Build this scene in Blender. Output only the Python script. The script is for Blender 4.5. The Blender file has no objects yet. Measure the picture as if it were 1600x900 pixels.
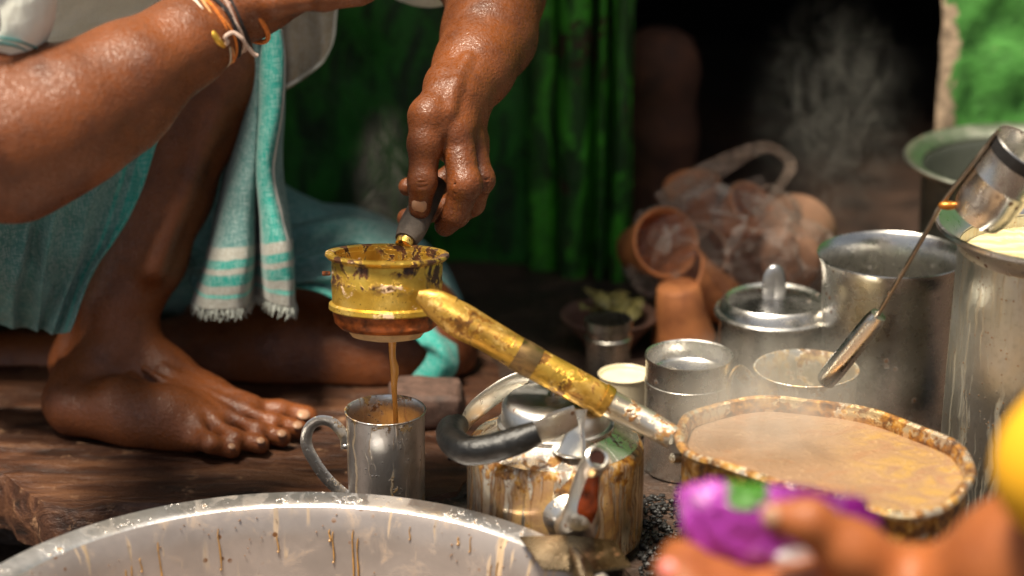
import bpy, bmesh, math, random
import numpy as np
import mathutils.geometry
from mathutils import Vector, Matrix, noise as mnoise
random.seed(7); np.random.seed(7)
S = bpy.context.scene
R = math.radians
# ------------------------------------------------------------------ camera, sky, sun, exposure
CAM_H, PITCH, LENS = 0.88, R(19), 85.0
FPX = 1600 * LENS / 36.0
cam = bpy.data.cameras.new('camera'); cam.lens = LENS; cam.sensor_width = 36
cam.clip_start = 0.05; cam.clip_end = 500
cam_o = bpy.data.objects.new('camera', cam); S.collection.objects.link(cam_o)
cam_o.location = (0, 0, CAM_H); cam_o.rotation_euler = (R(90) - PITCH, 0, 0)
S.camera = cam_o
cam.dof.use_dof = True; cam.dof.focus_distance = 2.11; cam.dof.aperture_fstop = 2.5
SUN_EL, SUN_AZ = R(71), R(226)          # azimuth of the sun, clockwise from +Y (behind the camera, to the left)
w = bpy.data.worlds.new('World'); S.world = w; w.use_nodes = True
wn = w.node_tree; wn.nodes.clear()
sky = wn.nodes.new('ShaderNodeTexSky'); sky.sky_type = 'NISHITA'; sky.sun_disc = False
sky.sun_elevation = SUN_EL; sky.sun_rotation = SUN_AZ; sky.air_density = 1.0; sky.dust_density = 3.0; sky.ozone_density = 0.6
bg = wn.nodes.new('ShaderNodeBackground'); bg.inputs['Strength'].default_value = 0.05
out = wn.nodes.new('ShaderNodeOutputWorld')
hs = wn.nodes.new('ShaderNodeHueSaturation'); hs.inputs['Saturation'].default_value = .4          # thin cloud: a paler sky
wn.links.new(sky.outputs[0], hs.inputs['Color']); wn.links.new(hs.outputs[0], bg.inputs[0]); wn.links.new(bg.outputs[0], out.inputs[0])
sun = bpy.data.lights.new('sun', 'SUN'); sun.energy = 5.0; sun.angle = R(14); sun.color = (1.0, 0.89, 0.72)
sun_o = bpy.data.objects.new('sun', sun); S.collection.objects.link(sun_o)
sd = Vector((math.sin(SUN_AZ) * math.cos(SUN_EL), math.cos(SUN_AZ) * math.cos(SUN_EL), math.sin(SUN_EL)))
sun_o.rotation_euler = (-sd).to_track_quat('-Z', 'Y').to_euler()
S.view_settings.view_transform = 'Standard'; S.view_settings.look = 'None'
S.view_settings.exposure = 0.85; S.view_settings.gamma = 1.0; S.view_settings.use_curve_mapping = False
S.render.engine = 'CYCLES'
S.cycles.use_denoising = True
S.cycles.volume_step_rate = 2.0; S.cycles.max_bounces = 8; S.cycles.transparent_max_bounces = 12
try: S.cycles.volume_bounces = 1
except Exception: pass

# ------------------------------------------------------------------ placing by sight lines
FW = Vector((0, math.cos(PITCH), -math.sin(PITCH))); UP = Vector((0, math.sin(PITCH), math.cos(PITCH)))
CAMP = Vector((0, 0, CAM_H))
def ray(px, py): return FW + Vector((1, 0, 0)) * ((px - 800) / FPX) + UP * ((450 - py) / FPX)
def P(px, py, Y):
    d = ray(px, py); return CAMP + d * (Y / d.y)
def PZ(px, py, Z):
    d = ray(px, py); return CAMP + d * ((Z - CAM_H) / d.z)
def mpp(Y, Z=0.1): return (Y * math.cos(PITCH) + (CAM_H - Z) * math.sin(PITCH)) / FPX   # metres per photo pixel

# ------------------------------------------------------------------ object helpers
COL = S.collection
def finish(o, smooth=True, auto=None):
    if smooth:
        o.data.polygons.foreach_set('use_smooth', [True] * len(o.data.polygons))
        if auto:
            try: o.data.set_sharp_from_angle(angle=R(auto))
            except Exception: pass
def obj(name, bm, mat, parent=None, smooth=True, auto=40, loc=None):
    me = bpy.data.meshes.new(name)
    if isinstance(bm, bmesh.types.BMesh):
        bmesh.ops.recalc_face_normals(bm, faces=bm.faces); bm.to_mesh(me); bm.free()
    else:
        me.from_pydata(bm[0], [], bm[1])
    o = bpy.data.objects.new(name, me); COL.objects.link(o)
    if mat: me.materials.append(mat)
    if parent: o.parent = parent
    if loc is not None: o.location = loc
    finish(o, smooth, auto)
    return o
def tag(o, label=None, cat=None, group=None, kind=None):
    if label: o['label'] = label
    if cat: o['category'] = cat
    if group: o['group'] = group
    if kind: o['kind'] = kind
    return o
def thing(name, label, cat, loc=(0, 0, 0), rz=0, group=None):
    o = bpy.data.objects.new(name, None); COL.objects.link(o); o.empty_display_size = .05
    o.location = loc; o.rotation_euler = (0, 0, rz)
    return tag(o, label, cat, group)
def lathe(profile, seg=64, bm=None, M=None, wob=0.0, seed=0, close=False):
    """profile: [(r, z)] turned about Z; wob dents the round a little"""
    bm = bm or bmesh.new(); rings = []
    rnd = random.Random(seed); ph = [(rnd.uniform(0, 6.28), rnd.uniform(.4, 1)) for _ in range(5)]
    def wb(a): return 1 + wob * sum(k * math.sin((i + 2) * a + p) / (i + 1.2) for i, (p, k) in enumerate(ph))
    for r, z in profile:
        if r < 1e-6: rings.append([bm.verts.new((0, 0, z))])
        else: rings.append([bm.verts.new((r * wb(2 * math.pi * i / seg) * math.cos(2 * math.pi * i / seg), r * wb(2 * math.pi * i / seg) * math.sin(2 * math.pi * i / seg), z)) for i in range(seg)])
    pairs = list(zip(rings, rings[1:]))
    if close: pairs.append((rings[-1], rings[0]))
    for a, b in pairs:
        for i in range(seg):
            j = (i + 1) % seg
            if len(a) == 1 and len(b) == 1: continue
            if len(a) == 1: bm.faces.new((a[0], b[i], b[j]))
            elif len(b) == 1: bm.faces.new((a[i], a[j], b[0]))
            else: bm.faces.new((a[i], a[j], b[j], b[i]))
    if M is not None: bmesh.ops.transform(bm, matrix=M, verts=[v for ring in rings for v in ring])
    return bm
def catmull(pts, n):
    """n samples along a Catmull-Rom curve through tuples of floats"""
    A = np.array(pts, float); m = len(A)
    if m == 1: return np.repeat(A, n, 0)
    E = np.vstack([2 * A[0] - A[1], A, 2 * A[-1] - A[-2]]); res = []
    for t in np.linspace(0, m - 1, n):
        i = min(int(t), m - 2); u = t - i
        p0, p1, p2, p3 = E[i], E[i + 1], E[i + 2], E[i + 3]
        res.append(.5 * ((2 * p1) + (-p0 + p2) * u + (2 * p0 - 5 * p1 + 4 * p2 - p3) * u * u + (-p0 + 3 * p1 - 3 * p2 + p3) * u ** 3))
    return np.array(res)
def tube(path, rad, seg=12, n=None, bm=None, flat=None, up=Vector((0, 0, 1)), cap=True, inner=None):
    """a tube along path; rad one radius or one per control point; flat = (width, thick) multipliers"""
    bm = bm or bmesh.new()
    if not hasattr(rad, '__len__'): rad = [rad] * len(path)
    C = [tuple(p) + (r,) for p, r in zip(path, rad)]
    A = catmull(C, n or len(C) * 6)
    rings = []; prev = None
    for i in range(len(A)):
        p = Vector(A[i][:3]); t = Vector(A[min(i + 1, len(A) - 1)][:3]) - Vector(A[max(i - 1, 0)][:3])
        t.normalize()
        if prev is None:
            s = t.cross(up)
            if s.length < 1e-3: s = t.cross(Vector((1, 0, 0)))
        else: s = prev - t * prev.dot(t)
        s.normalize(); prev = s; u = s.cross(t)
        fw, ft = flat or (1, 1)
        rings.append([bm.verts.new(p + (s * math.cos(a) * fw + u * math.sin(a) * ft) * A[i][3]) for a in [2 * math.pi * k / seg for k in range(seg)]])
    for a, b in zip(rings, rings[1:]):
        for i in range(seg):
            j = (i + 1) % seg; bm.faces.new((a[i], a[j], b[j], b[i]))
    if cap:
        bm.faces.new(rings[0][::-1]); bm.faces.new(rings[-1])
    return bm
def box(x0, x1, y0, y1, z0, z1, bm=None, bevel=0.0, seg=2):
    bm2 = bmesh.new(); bmesh.ops.create_cube(bm2, size=1)
    for v in bm2.verts: v.co = Vector(((x0 + x1) / 2 + v.co.x * (x1 - x0), (y0 + y1) / 2 + v.co.y * (y1 - y0), (z0 + z1) / 2 + v.co.z * (z1 - z0)))
    if bevel: bmesh.ops.bevel(bm2, geom=bm2.edges[:] , offset=bevel, segments=seg, affect='EDGES', profile=.6)
    if bm is None: return bm2
    me = bpy.data.meshes.new('tmp'); bm2.to_mesh(me); bm2.free(); bm.from_mesh(me); bpy.data.meshes.remove(me)
    return bm
def ball(c, r, bm=None, sc=(1, 1, 1), rot=None, sub=3):
    bm = bm or bmesh.new()
    M = Matrix.Translation(Vector(c)) @ (rot.to_4x4() if rot else Matrix.Identity(4)) @ Matrix.Diagonal((r * sc[0], r * sc[1], r * sc[2], 1))
    bmesh.ops.create_icosphere(bm, subdivisions=sub, radius=1, matrix=M)
    return bm
def prism(pts, z0, z1, bm=None, bevel=0.0):
    """closed outline of (x, y) points pulled from z0 to z1"""
    bm = bm or bmesh.new()
    b = [bm.verts.new((x, y, z0)) for x, y in pts]; t = [bm.verts.new((x, y, z1)) for x, y in pts]; n = len(pts)
    bm.faces.new(b[::-1]); bm.faces.new(t)
    for i in range(n): bm.faces.new((b[i], b[(i + 1) % n], t[(i + 1) % n], t[i]))
    return bm
def sheet(rows, nu, nv, name, mat, parent=None, thick=.0012, wrinkle=0.0, wscale=30, seed=0, pleat=None):
    """cloth through rows of control points (world); uv layer runs u across, v along the rows"""
    rr = np.array([catmull([tuple(p) for p in r], nu) for r in rows])
    G = np.array([catmull(rr[:, i, :], nv) for i in range(nu)])        # nu, nv, 3
    if wrinkle:
        for i in range(nu):
            for j in range(nv):
                q = Vector(G[i, j]) * wscale + Vector((seed, seed * 2.3, 0)); q.z *= .35
                d = mnoise.noise(q) + .5 * mnoise.noise(q * 2.3)
                G[i, j] += np.array((0.25, -1.0, 0.1)) * d * wrinkle
    if pleat:
        cu_, cv_, amp, grow = pleat
        for i in range(nu):
            for j in range(nv):
                u, v = i / (nu - 1), j / (nv - 1); ph = 6.283 * (cu_ * u + cv_ * v) + 4.2 * mnoise.noise(Vector((u * 3.1, v * 1.7, seed)))
                G[i, j] += np.array((.35, -1.0, .15)) * amp * (1 - abs(math.sin(ph * .5)) * 2) * (1 - grow + grow * v)
    bm = bmesh.new(); uv = bm.loops.layers.uv.new('uv')
    V = [[bm.verts.new(G[i, j]) for j in range(nv)] for i in range(nu)]
    for i in range(nu - 1):
        for j in range(nv - 1):
            f = bm.faces.new((V[i][j], V[i][j + 1], V[i + 1][j + 1], V[i + 1][j]))
            for l, (a, b) in zip(f.loops, ((i, j), (i, j + 1), (i + 1, j + 1), (i + 1, j))): l[uv].uv = (a / (nu - 1), b / (nv - 1))
    o = obj(name, bm, mat, parent, auto=None)
    m = o.modifiers.new('thickness', 'SOLIDIFY'); m.thickness = thick; m.offset = 0
    return o, G
def nail(name, c, along, normal, wid, ln, mat, parent):
    a = Vector(along).normalized(); n = Vector(normal); n = (n - a * n.dot(a)).normalized(); s = a.cross(n)
    rot = Matrix((s, a, n)).transposed()
    return obj(name, ball(c, 1, sc=(wid / 2, ln / 2, wid * .16), rot=rot, sub=2), mat, parent)

# ------------------------------------------------------------------ signed-distance modelling for bodies (smooth unions of tapered bones)
class Flesh:
    def __init__(s, lo, hi, h):
        s.lo = np.array(lo, float); s.h = h; s.n = np.ceil((np.array(hi) - s.lo) / h).astype(int) + 1
        s.F = np.full(tuple(s.n), 0.5, np.float32)
    def _box(s, pts, r):
        pts = np.array(pts, float)
        a = np.clip(np.floor((pts.min(0) - r - s.lo) / s.h).astype(int), 0, s.n); b = np.clip(np.ceil((pts.max(0) + r - s.lo) / s.h).astype(int) + 1, 0, s.n)
        if np.any(b - a < 1): return None
        ax = [(s.lo[i] + s.h * np.arange(a[i], b[i])).astype(np.float32) for i in range(3)]
        return tuple(slice(a[i], b[i]) for i in range(3)), ax[0][:, None, None], ax[1][None, :, None], ax[2][None, None, :]
    def _mix(s, sl, d, k, cut=False):
        f = s.F[sl]
        if cut:
            h = np.maximum(k - np.abs(-d - f), 0) / k; s.F[sl] = np.maximum(f, -d) + h * h * k * .25
        else:
            h = np.maximum(k - np.abs(d - f), 0) / k; s.F[sl] = np.minimum(f, d) - h * h * k * .25
    def bone(s, a, b, ra, rb, k=.012, cut=False, flat=None):
        """tapered capsule; flat=(axis vector, factor) squeezes it along an axis"""
        a = np.array(a, float); b = np.array(b, float); g = s._box([a, b], max(ra, rb) * 1.3 + 2.5 * k + 3 * s.h)
        if g is None: return
        sl, X, Y, Z = g; ab = b - a; L = max(float(ab @ ab), 1e-9)
        t = np.clip(((X - a[0]) * ab[0] + (Y - a[1]) * ab[1] + (Z - a[2]) * ab[2]) / L, 0, 1)
        dx, dy, dz = X - a[0] - t * ab[0], Y - a[1] - t * ab[1], Z - a[2] - t * ab[2]
        q = dx * dx + dy * dy + dz * dz
        if flat is not None:
            n, m = np.array(flat[0], float), flat[1]; n /= np.linalg.norm(n)
            e = dx * n[0] + dy * n[1] + dz * n[2]; q = q + e * e * (m * m - 1)
        s._mix(sl, (np.sqrt(np.maximum(q, 1e-12)) - (ra + t * (rb - ra))).astype(np.float32), k, cut)
    def chain(s, pts, k=.012, **kw):
        for (a, ra), (b, rb) in zip(pts, pts[1:]): s.bone(a, b, ra, rb, k, **kw)
    def blob(s, c, r, k=.012, cut=False, rot=None):
        c = np.array(c, float); r = np.array(r, float); g = s._box([c], r.max() + 2.5 * k + 3 * s.h)
        if g is None: return
        sl, X, Y, Z = g; d = [X - c[0], Y - c[1], Z - c[2]]
        if rot is not None:
            m = np.array(rot); d = [d[0] * m[0][i] + d[1] * m[1][i] + d[2] * m[2][i] for i in range(3)]
        q = np.sqrt((d[0] / r[0]) ** 2 + (d[1] / r[1]) ** 2 + (d[2] / r[2]) ** 2)
        s._mix(sl, ((q - 1) * r.min()).astype(np.float32), k, cut)
    def floor(s, z):
        Z = s.lo[2] + s.h * np.arange(s.n[2]); s.F = np.maximum(s.F, (z - Z)[None, None, :].astype(np.float32))
    def mesh(s):
        F = s.F; B = (F < 0).astype(np.uint8); n = s.n
        cnt = sum(B[i:n[0] - 1 + i, j:n[1] - 1 + j, k:n[2] - 1 + k] for i in (0, 1) for j in (0, 1) for k in (0, 1))
        I = np.argwhere((cnt > 0) & (cnt < 8)); del cnt
        cs = [(i, j, k) for i in (0, 1) for j in (0, 1) for k in (0, 1)]
        val = np.stack([F[I[:, 0] + i, I[:, 1] + j, I[:, 2] + k] for i, j, k in cs], 1)
        acc = np.zeros((len(I), 3)); num = np.zeros(len(I))
        for a in range(8):
            for b in range(a + 1, 8):
                if sum(abs(x - y) for x, y in zip(cs[a], cs[b])) != 1: continue
                m = (val[:, a] < 0) != (val[:, b] < 0); t = val[m, a] / (val[m, a] - val[m, b])
                acc[m] += np.array(cs[a]) + t[:, None] * (np.array(cs[b]) - np.array(cs[a])); num[m] += 1
        V = s.lo + s.h * (I + acc / num[:, None])
        lin = lambda q: (q[:, 0].astype(np.int64) * n[1] + q[:, 1]) * n[2] + q[:, 2]
        key = lin(I); faces = []
        for ax in range(3):
            o1, o2 = (ax + 1) % 3, (ax + 2) % 3
            sl0 = [slice(None)] * 3; sl1 = [slice(None)] * 3; sl0[ax] = slice(0, -1); sl1[ax] = slice(1, None)
            ch = np.argwhere(B[tuple(sl0)] != B[tuple(sl1)])
            ch = ch[(ch[:, o1] > 0) & (ch[:, o2] > 0) & (ch[:, o1] < n[o1] - 1) & (ch[:, o2] < n[o2] - 1)]
            ins = B[ch[:, 0], ch[:, 1], ch[:, 2]] > 0
            q = []
            for d1, d2 in ((1, 1), (0, 1), (0, 0), (1, 0)):
                c = ch.copy(); c[:, o1] -= d1; c[:, o2] -= d2; q.append(np.searchsorted(key, lin(c)))
            q = np.stack(q, 1); q[~ins] = q[~ins][:, ::-1]; faces.append(q)
        return V, np.vstack(faces)
def flesh_obj(name, parts, mat, parent=None):
    vs, fs, off = [], [], 0
    for fl in parts:
        V, Q = fl.mesh(); vs.append(V); fs.append(Q + off); off += len(V)
    V = np.vstack(vs); Q = np.vstack(fs)
    me = bpy.data.meshes.new(name)
    me.vertices.add(len(V)); me.vertices.foreach_set('co', V.astype(np.float32).ravel())
    me.loops.add(Q.size); me.loops.foreach_set('vertex_index', Q.astype(np.int32).ravel())
    me.polygons.add(len(Q)); me.polygons.foreach_set('loop_start', np.arange(0, Q.size, 4, dtype=np.int32))
    me.update(calc_edges=True); me.validate()
    o = bpy.data.objects.new(name, me); COL.objects.link(o); me.materials.append(mat)
    if parent: o.parent = parent
    finish(o, True)
    m = o.modifiers.new('smooth', 'SMOOTH'); m.factor = .5; m.iterations = 2
    return o
# ------------------------------------------------------------------ materials
class N:
    """small node-tree writer"""
    def __init__(s, name):
        s.m = bpy.data.materials.new(name); s.m.use_nodes = True; s.t = s.m.node_tree; s.t.nodes.clear()
        s.out = s.t.nodes.new('ShaderNodeOutputMaterial'); s.b = None
    def n(s, ty, **kw):
        x = s.t.nodes.new(ty)
        for k, v in kw.items(): setattr(x, k, v)
        return x
    def put(s, sock, v):
        if isinstance(v, bpy.types.NodeSocket): s.t.links.new(v, sock)
        elif v is not None:
            if isinstance(v, (tuple, list)) and len(v) == 3 and sock.type == 'RGBA': v = (*v, 1)
            sock.default_value = v
    def obj(s): return s.n('ShaderNodeTexCoord').outputs['Object']
    def uv(s): return s.n('ShaderNodeUVMap').outputs[0]
    def math(s, op, a, b=0.0, c=None, clamp=False):
        x = s.n('ShaderNodeMath', operation=op, use_clamp=clamp); s.put(x.inputs[0], a); s.put(x.inputs[1], b)
        if c is not None: s.put(x.inputs[2], c)
        return x.outputs[0]
    def vscale(s, v, sc):
        x = s.n('ShaderNodeVectorMath', operation='MULTIPLY'); s.put(x.inputs[0], v); x.inputs[1].default_value = sc; return x.outputs[0]
    def sep(s, v):
        x = s.n('ShaderNodeSeparateXYZ'); s.put(x.inputs[0], v); return x.outputs
    def comb(s, a, b, c):
        x = s.n('ShaderNodeCombineXYZ'); s.put(x.inputs[0], a); s.put(x.inputs[1], b); s.put(x.inputs[2], c); return x.outputs[0]
    def noise(s, vec, scale=5, detail=4, rough=.55, dist=0.0):
        x = s.n('ShaderNodeTexNoise'); s.put(x.inputs['Vector'], vec)
        for k, v in (('Scale', scale), ('Detail', detail), ('Roughness', rough), ('Distortion', dist)): s.put(x.inputs[k], v)
        return x.outputs[0]
    def voro(s, vec, scale=5, feat='F1', rnd=1.0):
        x = s.n('ShaderNodeTexVoronoi', feature=feat); s.put(x.inputs['Vector'], vec); s.put(x.inputs['Scale'], scale); s.put(x.inputs['Randomness'], rnd)
        return x.outputs[0]
    def ramp(s, f, stops, interp='LINEAR'):
        x = s.n('ShaderNodeValToRGB'); s.put(x.inputs[0], f); e = x.color_ramp.elements; x.color_ramp.interpolation = interp
        while len(e) < len(stops): e.new(.5)
        for k, (p, c) in zip(e, stops):
            k.position = p; k.color = (c, c, c, 1) if not hasattr(c, '__len__') else (*c, 1)
        return x.outputs[0]
    def step(s, f, a, b):
        x = s.n('ShaderNodeMapRange', interpolation_type='SMOOTHSTEP'); s.put(x.inputs[0], f); s.put(x.inputs[1], a); s.put(x.inputs[2], b); return x.outputs[0]
    def mix(s, f, a, b):
        x = s.n('ShaderNodeMix', data_type='RGBA'); s.put(x.inputs[0], f); s.put(x.inputs[6], a); s.put(x.inputs[7], b); return x.outputs[2]
    def lerp(s, f, a, b):
        x = s.n('ShaderNodeMix'); s.put(x.inputs[0], f); s.put(x.inputs[2], a); s.put(x.inputs[3], b); return x.outputs[0]
    def bump(s, h, strength=.3, dist=.002, normal=None):
        x = s.n('ShaderNodeBump'); s.put(x.inputs['Height'], h); x.inputs['Strength'].default_value = strength; x.inputs['Distance'].default_value = dist
        if normal is not None: s.put(x.inputs['Normal'], normal)
        return x.outputs[0]
    def bsdf(s, col, rough=.5, metal=0.0, nrm=None, **kw):
        b = s.n('ShaderNodeBsdfPrincipled'); s.put(b.inputs['Base Color'], col); s.put(b.inputs['Roughness'], rough); s.put(b.inputs['Metallic'], metal)
        if nrm is not None: s.put(b.inputs['Normal'], nrm)
        if metal != 0.0:       # spun metal: brushed round its own axis
            t = s.n('ShaderNodeTangent', direction_type='RADIAL', axis='Z'); b.inputs['Anisotropic'].default_value = .5; s.put(b.inputs['Tangent'], t.outputs[0])
        for k, v in kw.items(): s.put(b.inputs[k.replace('_', ' ')], v)
        s.t.links.new(b.outputs[0], s.out.inputs[0]); return s.m
    def round_uv(s, v):
        """(angle, height) of a thing turned about its own Z: streaks run down its side"""
        q = s.sep(v); a = s.math('ARCTAN2', q[1], q[0]); return a, q[2]

def metal(name, base=(.72, .70, .67), rough=.32, drip=None, drip_amt=.5, spots=.0, grime=(.10, .06, .03), grime_amt=.3, brushed=0.0, rvar=.15, dscale=14, topgrime=None, dull=0.0):
    """worn kitchen metal; drip = colour of dried runs, topgrime=(z0, z1, colour) a crust between two heights"""
    n = N(name); v = n.obj(); a, z = n.round_uv(v)
    fine = n.noise(v, 90, 6, .65); big = n.noise(v, 18, 4, .6)
    col = n.mix(n.step(big, .35, .75), base, tuple(c * .78 for c in base))
    met = 1.0; rg = n.lerp(fine, rough - rvar * .5, rough + rvar)
    gm = n.math('MULTIPLY', n.step(n.noise(v, 34, 8, .7, .6), .62 - .22 * grime_amt, .72), min(1, grime_amt * 1.6))
    col = n.mix(gm, col, grime); mask = gm
    if drip:
        dv = n.comb(n.math('MULTIPLY', a, dscale), n.math('MULTIPLY', z, 9), 0)
        d = n.noise(dv, 1.0, 3, .55, .35); d2 = n.noise(n.comb(n.math('MULTIPLY', a, dscale * 2.3), n.math('MULTIPLY', z, 16), 3.3), 1.0, 2, .5, .2)
        th = .62 - .2 * drip_amt
        dm = n.math('MAXIMUM', n.step(d, th, th + .07), n.math('MULTIPLY', n.step(d2, th + .04, th + .1), .8))
        dc = n.ramp(n.noise(n.comb(n.math('MULTIPLY', a, dscale * 1.4), n.math('MULTIPLY', z, 22), 7), 1, 3, .6), [(.3, tuple(c * .22 for c in drip)), (.52, drip), (.72, tuple(min(1, c * 1.5) for c in drip))])
        col = n.mix(n.math('MULTIPLY', dm, .88), col, dc); mask = n.math('MAXIMUM', mask, n.math('MULTIPLY', dm, .85))
    if spots:
        sp = n.voro(v, 95, 'F1'); sm = n.math('MULTIPLY', n.step(sp, .26, .16), n.step(n.noise(v, 22, 3), .60 - .2 * spots, .66 - .1 * spots))
        col = n.mix(sm, col, (.12, .05, .015)); mask = n.math('MAXIMUM', mask, sm)
    if topgrime:
        z0, z1, c = topgrime
        tm = n.step(n.math('ADD', z, n.math('MULTIPLY', n.math('SUBTRACT', n.noise(v, 55, 6, .7), .5), abs(z1 - z0) * 2.5)), z0, z1)
        tc = n.ramp(n.noise(v, 70, 6, .7), [(.35, tuple(k * .15 for k in c)), (.5, c), (.68, tuple(min(1, k * 1.7) for k in c))])
        col = n.mix(n.math('MULTIPLY', tm, .9), col, tc); mask = n.math('MAXIMUM', mask, n.math('MULTIPLY', tm, .85))
    met = n.math('SUBTRACT', 1.0 - dull, n.math('MULTIPLY', mask, .8), clamp=True)
    rg = n.math('ADD', rg, n.math('MULTIPLY', mask, .15))
    h = n.math('ADD', n.math('MULTIPLY', fine, .4), n.math('MULTIPLY', mask, .6))
    nr = n.bump(h, .25, .0008)
    if brushed:
        br = n.noise(n.comb(n.math('MULTIPLY', a, 1.5), 0, n.math('MULTIPLY', z, 900)), 1, 3, .6); nr = n.bump(br, brushed, .0004, nr)
    nr = n.bump(n.noise(v, 22, 2, .5), .22, .004, nr)
    return n.bsdf(col, rg, met, nr)
def skin(name, base, dark, rough=.4, fine=1.0):
    n = N(name); v = n.obj()
    b = n.noise(v, 16, 6, .62); c = n.noise(v, 120, 4, .6)
    col = n.ramp(b, [(.3, dark), (.52, base), (.75, tuple(min(1, k * 1.3) for k in base))])
    col = n.mix(n.math('MULTIPLY', n.step(c, .55, .75), .35), col, tuple(k * .45 for k in base))
    cells = n.voro(v, 620, 'DISTANCE_TO_EDGE'); pores = n.voro(v, 330)
    wr = n.noise(n.vscale(v, (150, 150, 260)), 1, 5, .62, .5)
    h = n.math('ADD', n.math('ADD', n.math('MULTIPLY', cells, .5), n.math('MULTIPLY', pores, .45)), n.math('ADD', n.math('MULTIPLY', wr, .6), n.math('MULTIPLY', n.noise(v, 420, 3, .6), .8)))
    nr = n.bump(h, .36 * fine, .0022); nr = n.bump(n.noise(v, 42, 5, .6), .22 * fine, .006, nr)
    sp = n.step(n.math('ADD', n.math('MULTIPLY', n.noise(v, 520, 2, .5), .6), n.math('MULTIPLY', n.noise(v, 210, 3, .6), .4)), .42, .58)
    return n.bsdf(n.mix(n.math('MULTIPLY', sp, .22), col, tuple(k * .4 for k in base)), n.lerp(sp, rough - .13, rough + .26), 0, nr, Specular_IOR_Level=.5)
def cloth(name, col, bands=None, weave=900, rough=.9, vary=.3):
    """woven cloth in uv; bands = list of (axis, lo, hi, colour)"""
    n = N(name); v = n.obj(); u = n.uv(); q = n.sep(u)
    c = n.mix(n.step(n.noise(v, 22, 5, .6), .35, .7), col, tuple(k * (1 - vary) for k in col))
    for ax, lo, hi, bc in bands or []:
        t = n.math('ADD', q[ax], n.math('MULTIPLY', n.math('SUBTRACT', n.noise(v, 60, 3), .5), .012))
        m = n.math('MULTIPLY', n.step(t, lo - .006, lo + .006), n.step(t, hi + .006, hi - .006)); c = n.mix(m, c, bc)
    th = n.noise(n.vscale(v, (weave, 200, 120)), 1, 2, .5); th2 = n.noise(n.vscale(v, (120, 200, weave)), 1, 2, .5)
    wv = n.math('ADD', th, th2)
    c = n.mix(n.math('MULTIPLY', n.step(wv, .85, 1.25), .45), c, n.mix(.5, c, (.75, .8, .78)))
    nr = n.bump(wv, .4, .0006); nr = n.bump(n.noise(n.vscale(v, (1, 1, .3)), 75, 3, .5), .5, .004, nr)
    return n.bsdf(c, rough, 0, nr, Sheen_Weight=.15)
def plain(name, col, rough=.5, metal_=0.0, vary=.25, scale=40, bump=.2, dark=None, bdist=.002, **kw):
    n = N(name); v = n.obj(); f = n.noise(v, scale, 6, .62)
    c = n.ramp(f, [(.32, dark or tuple(k * (1 - vary) for k in col)), (.55, col), (.75, tuple(min(1, k * (1 + vary)) for k in col))])
    return n.bsdf(c, n.lerp(f, rough - .1, rough + .12), metal_, n.bump(f, bump, bdist), **kw)
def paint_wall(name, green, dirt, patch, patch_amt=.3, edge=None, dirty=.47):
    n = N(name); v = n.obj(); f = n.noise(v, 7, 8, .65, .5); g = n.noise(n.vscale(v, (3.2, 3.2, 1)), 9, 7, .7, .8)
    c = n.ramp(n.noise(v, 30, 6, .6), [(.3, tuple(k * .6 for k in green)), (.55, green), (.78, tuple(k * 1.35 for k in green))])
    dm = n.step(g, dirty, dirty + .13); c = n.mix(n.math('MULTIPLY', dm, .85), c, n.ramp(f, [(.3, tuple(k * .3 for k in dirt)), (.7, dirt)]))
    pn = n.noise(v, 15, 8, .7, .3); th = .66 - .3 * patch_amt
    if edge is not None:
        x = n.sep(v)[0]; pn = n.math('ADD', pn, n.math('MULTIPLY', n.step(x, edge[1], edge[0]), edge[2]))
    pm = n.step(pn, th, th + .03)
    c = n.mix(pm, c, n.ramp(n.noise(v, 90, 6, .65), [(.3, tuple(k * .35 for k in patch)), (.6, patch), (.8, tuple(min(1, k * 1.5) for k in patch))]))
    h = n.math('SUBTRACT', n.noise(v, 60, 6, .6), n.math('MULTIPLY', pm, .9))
    return n.bsdf(c, .6, 0, n.bump(h, .5, .006))

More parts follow.
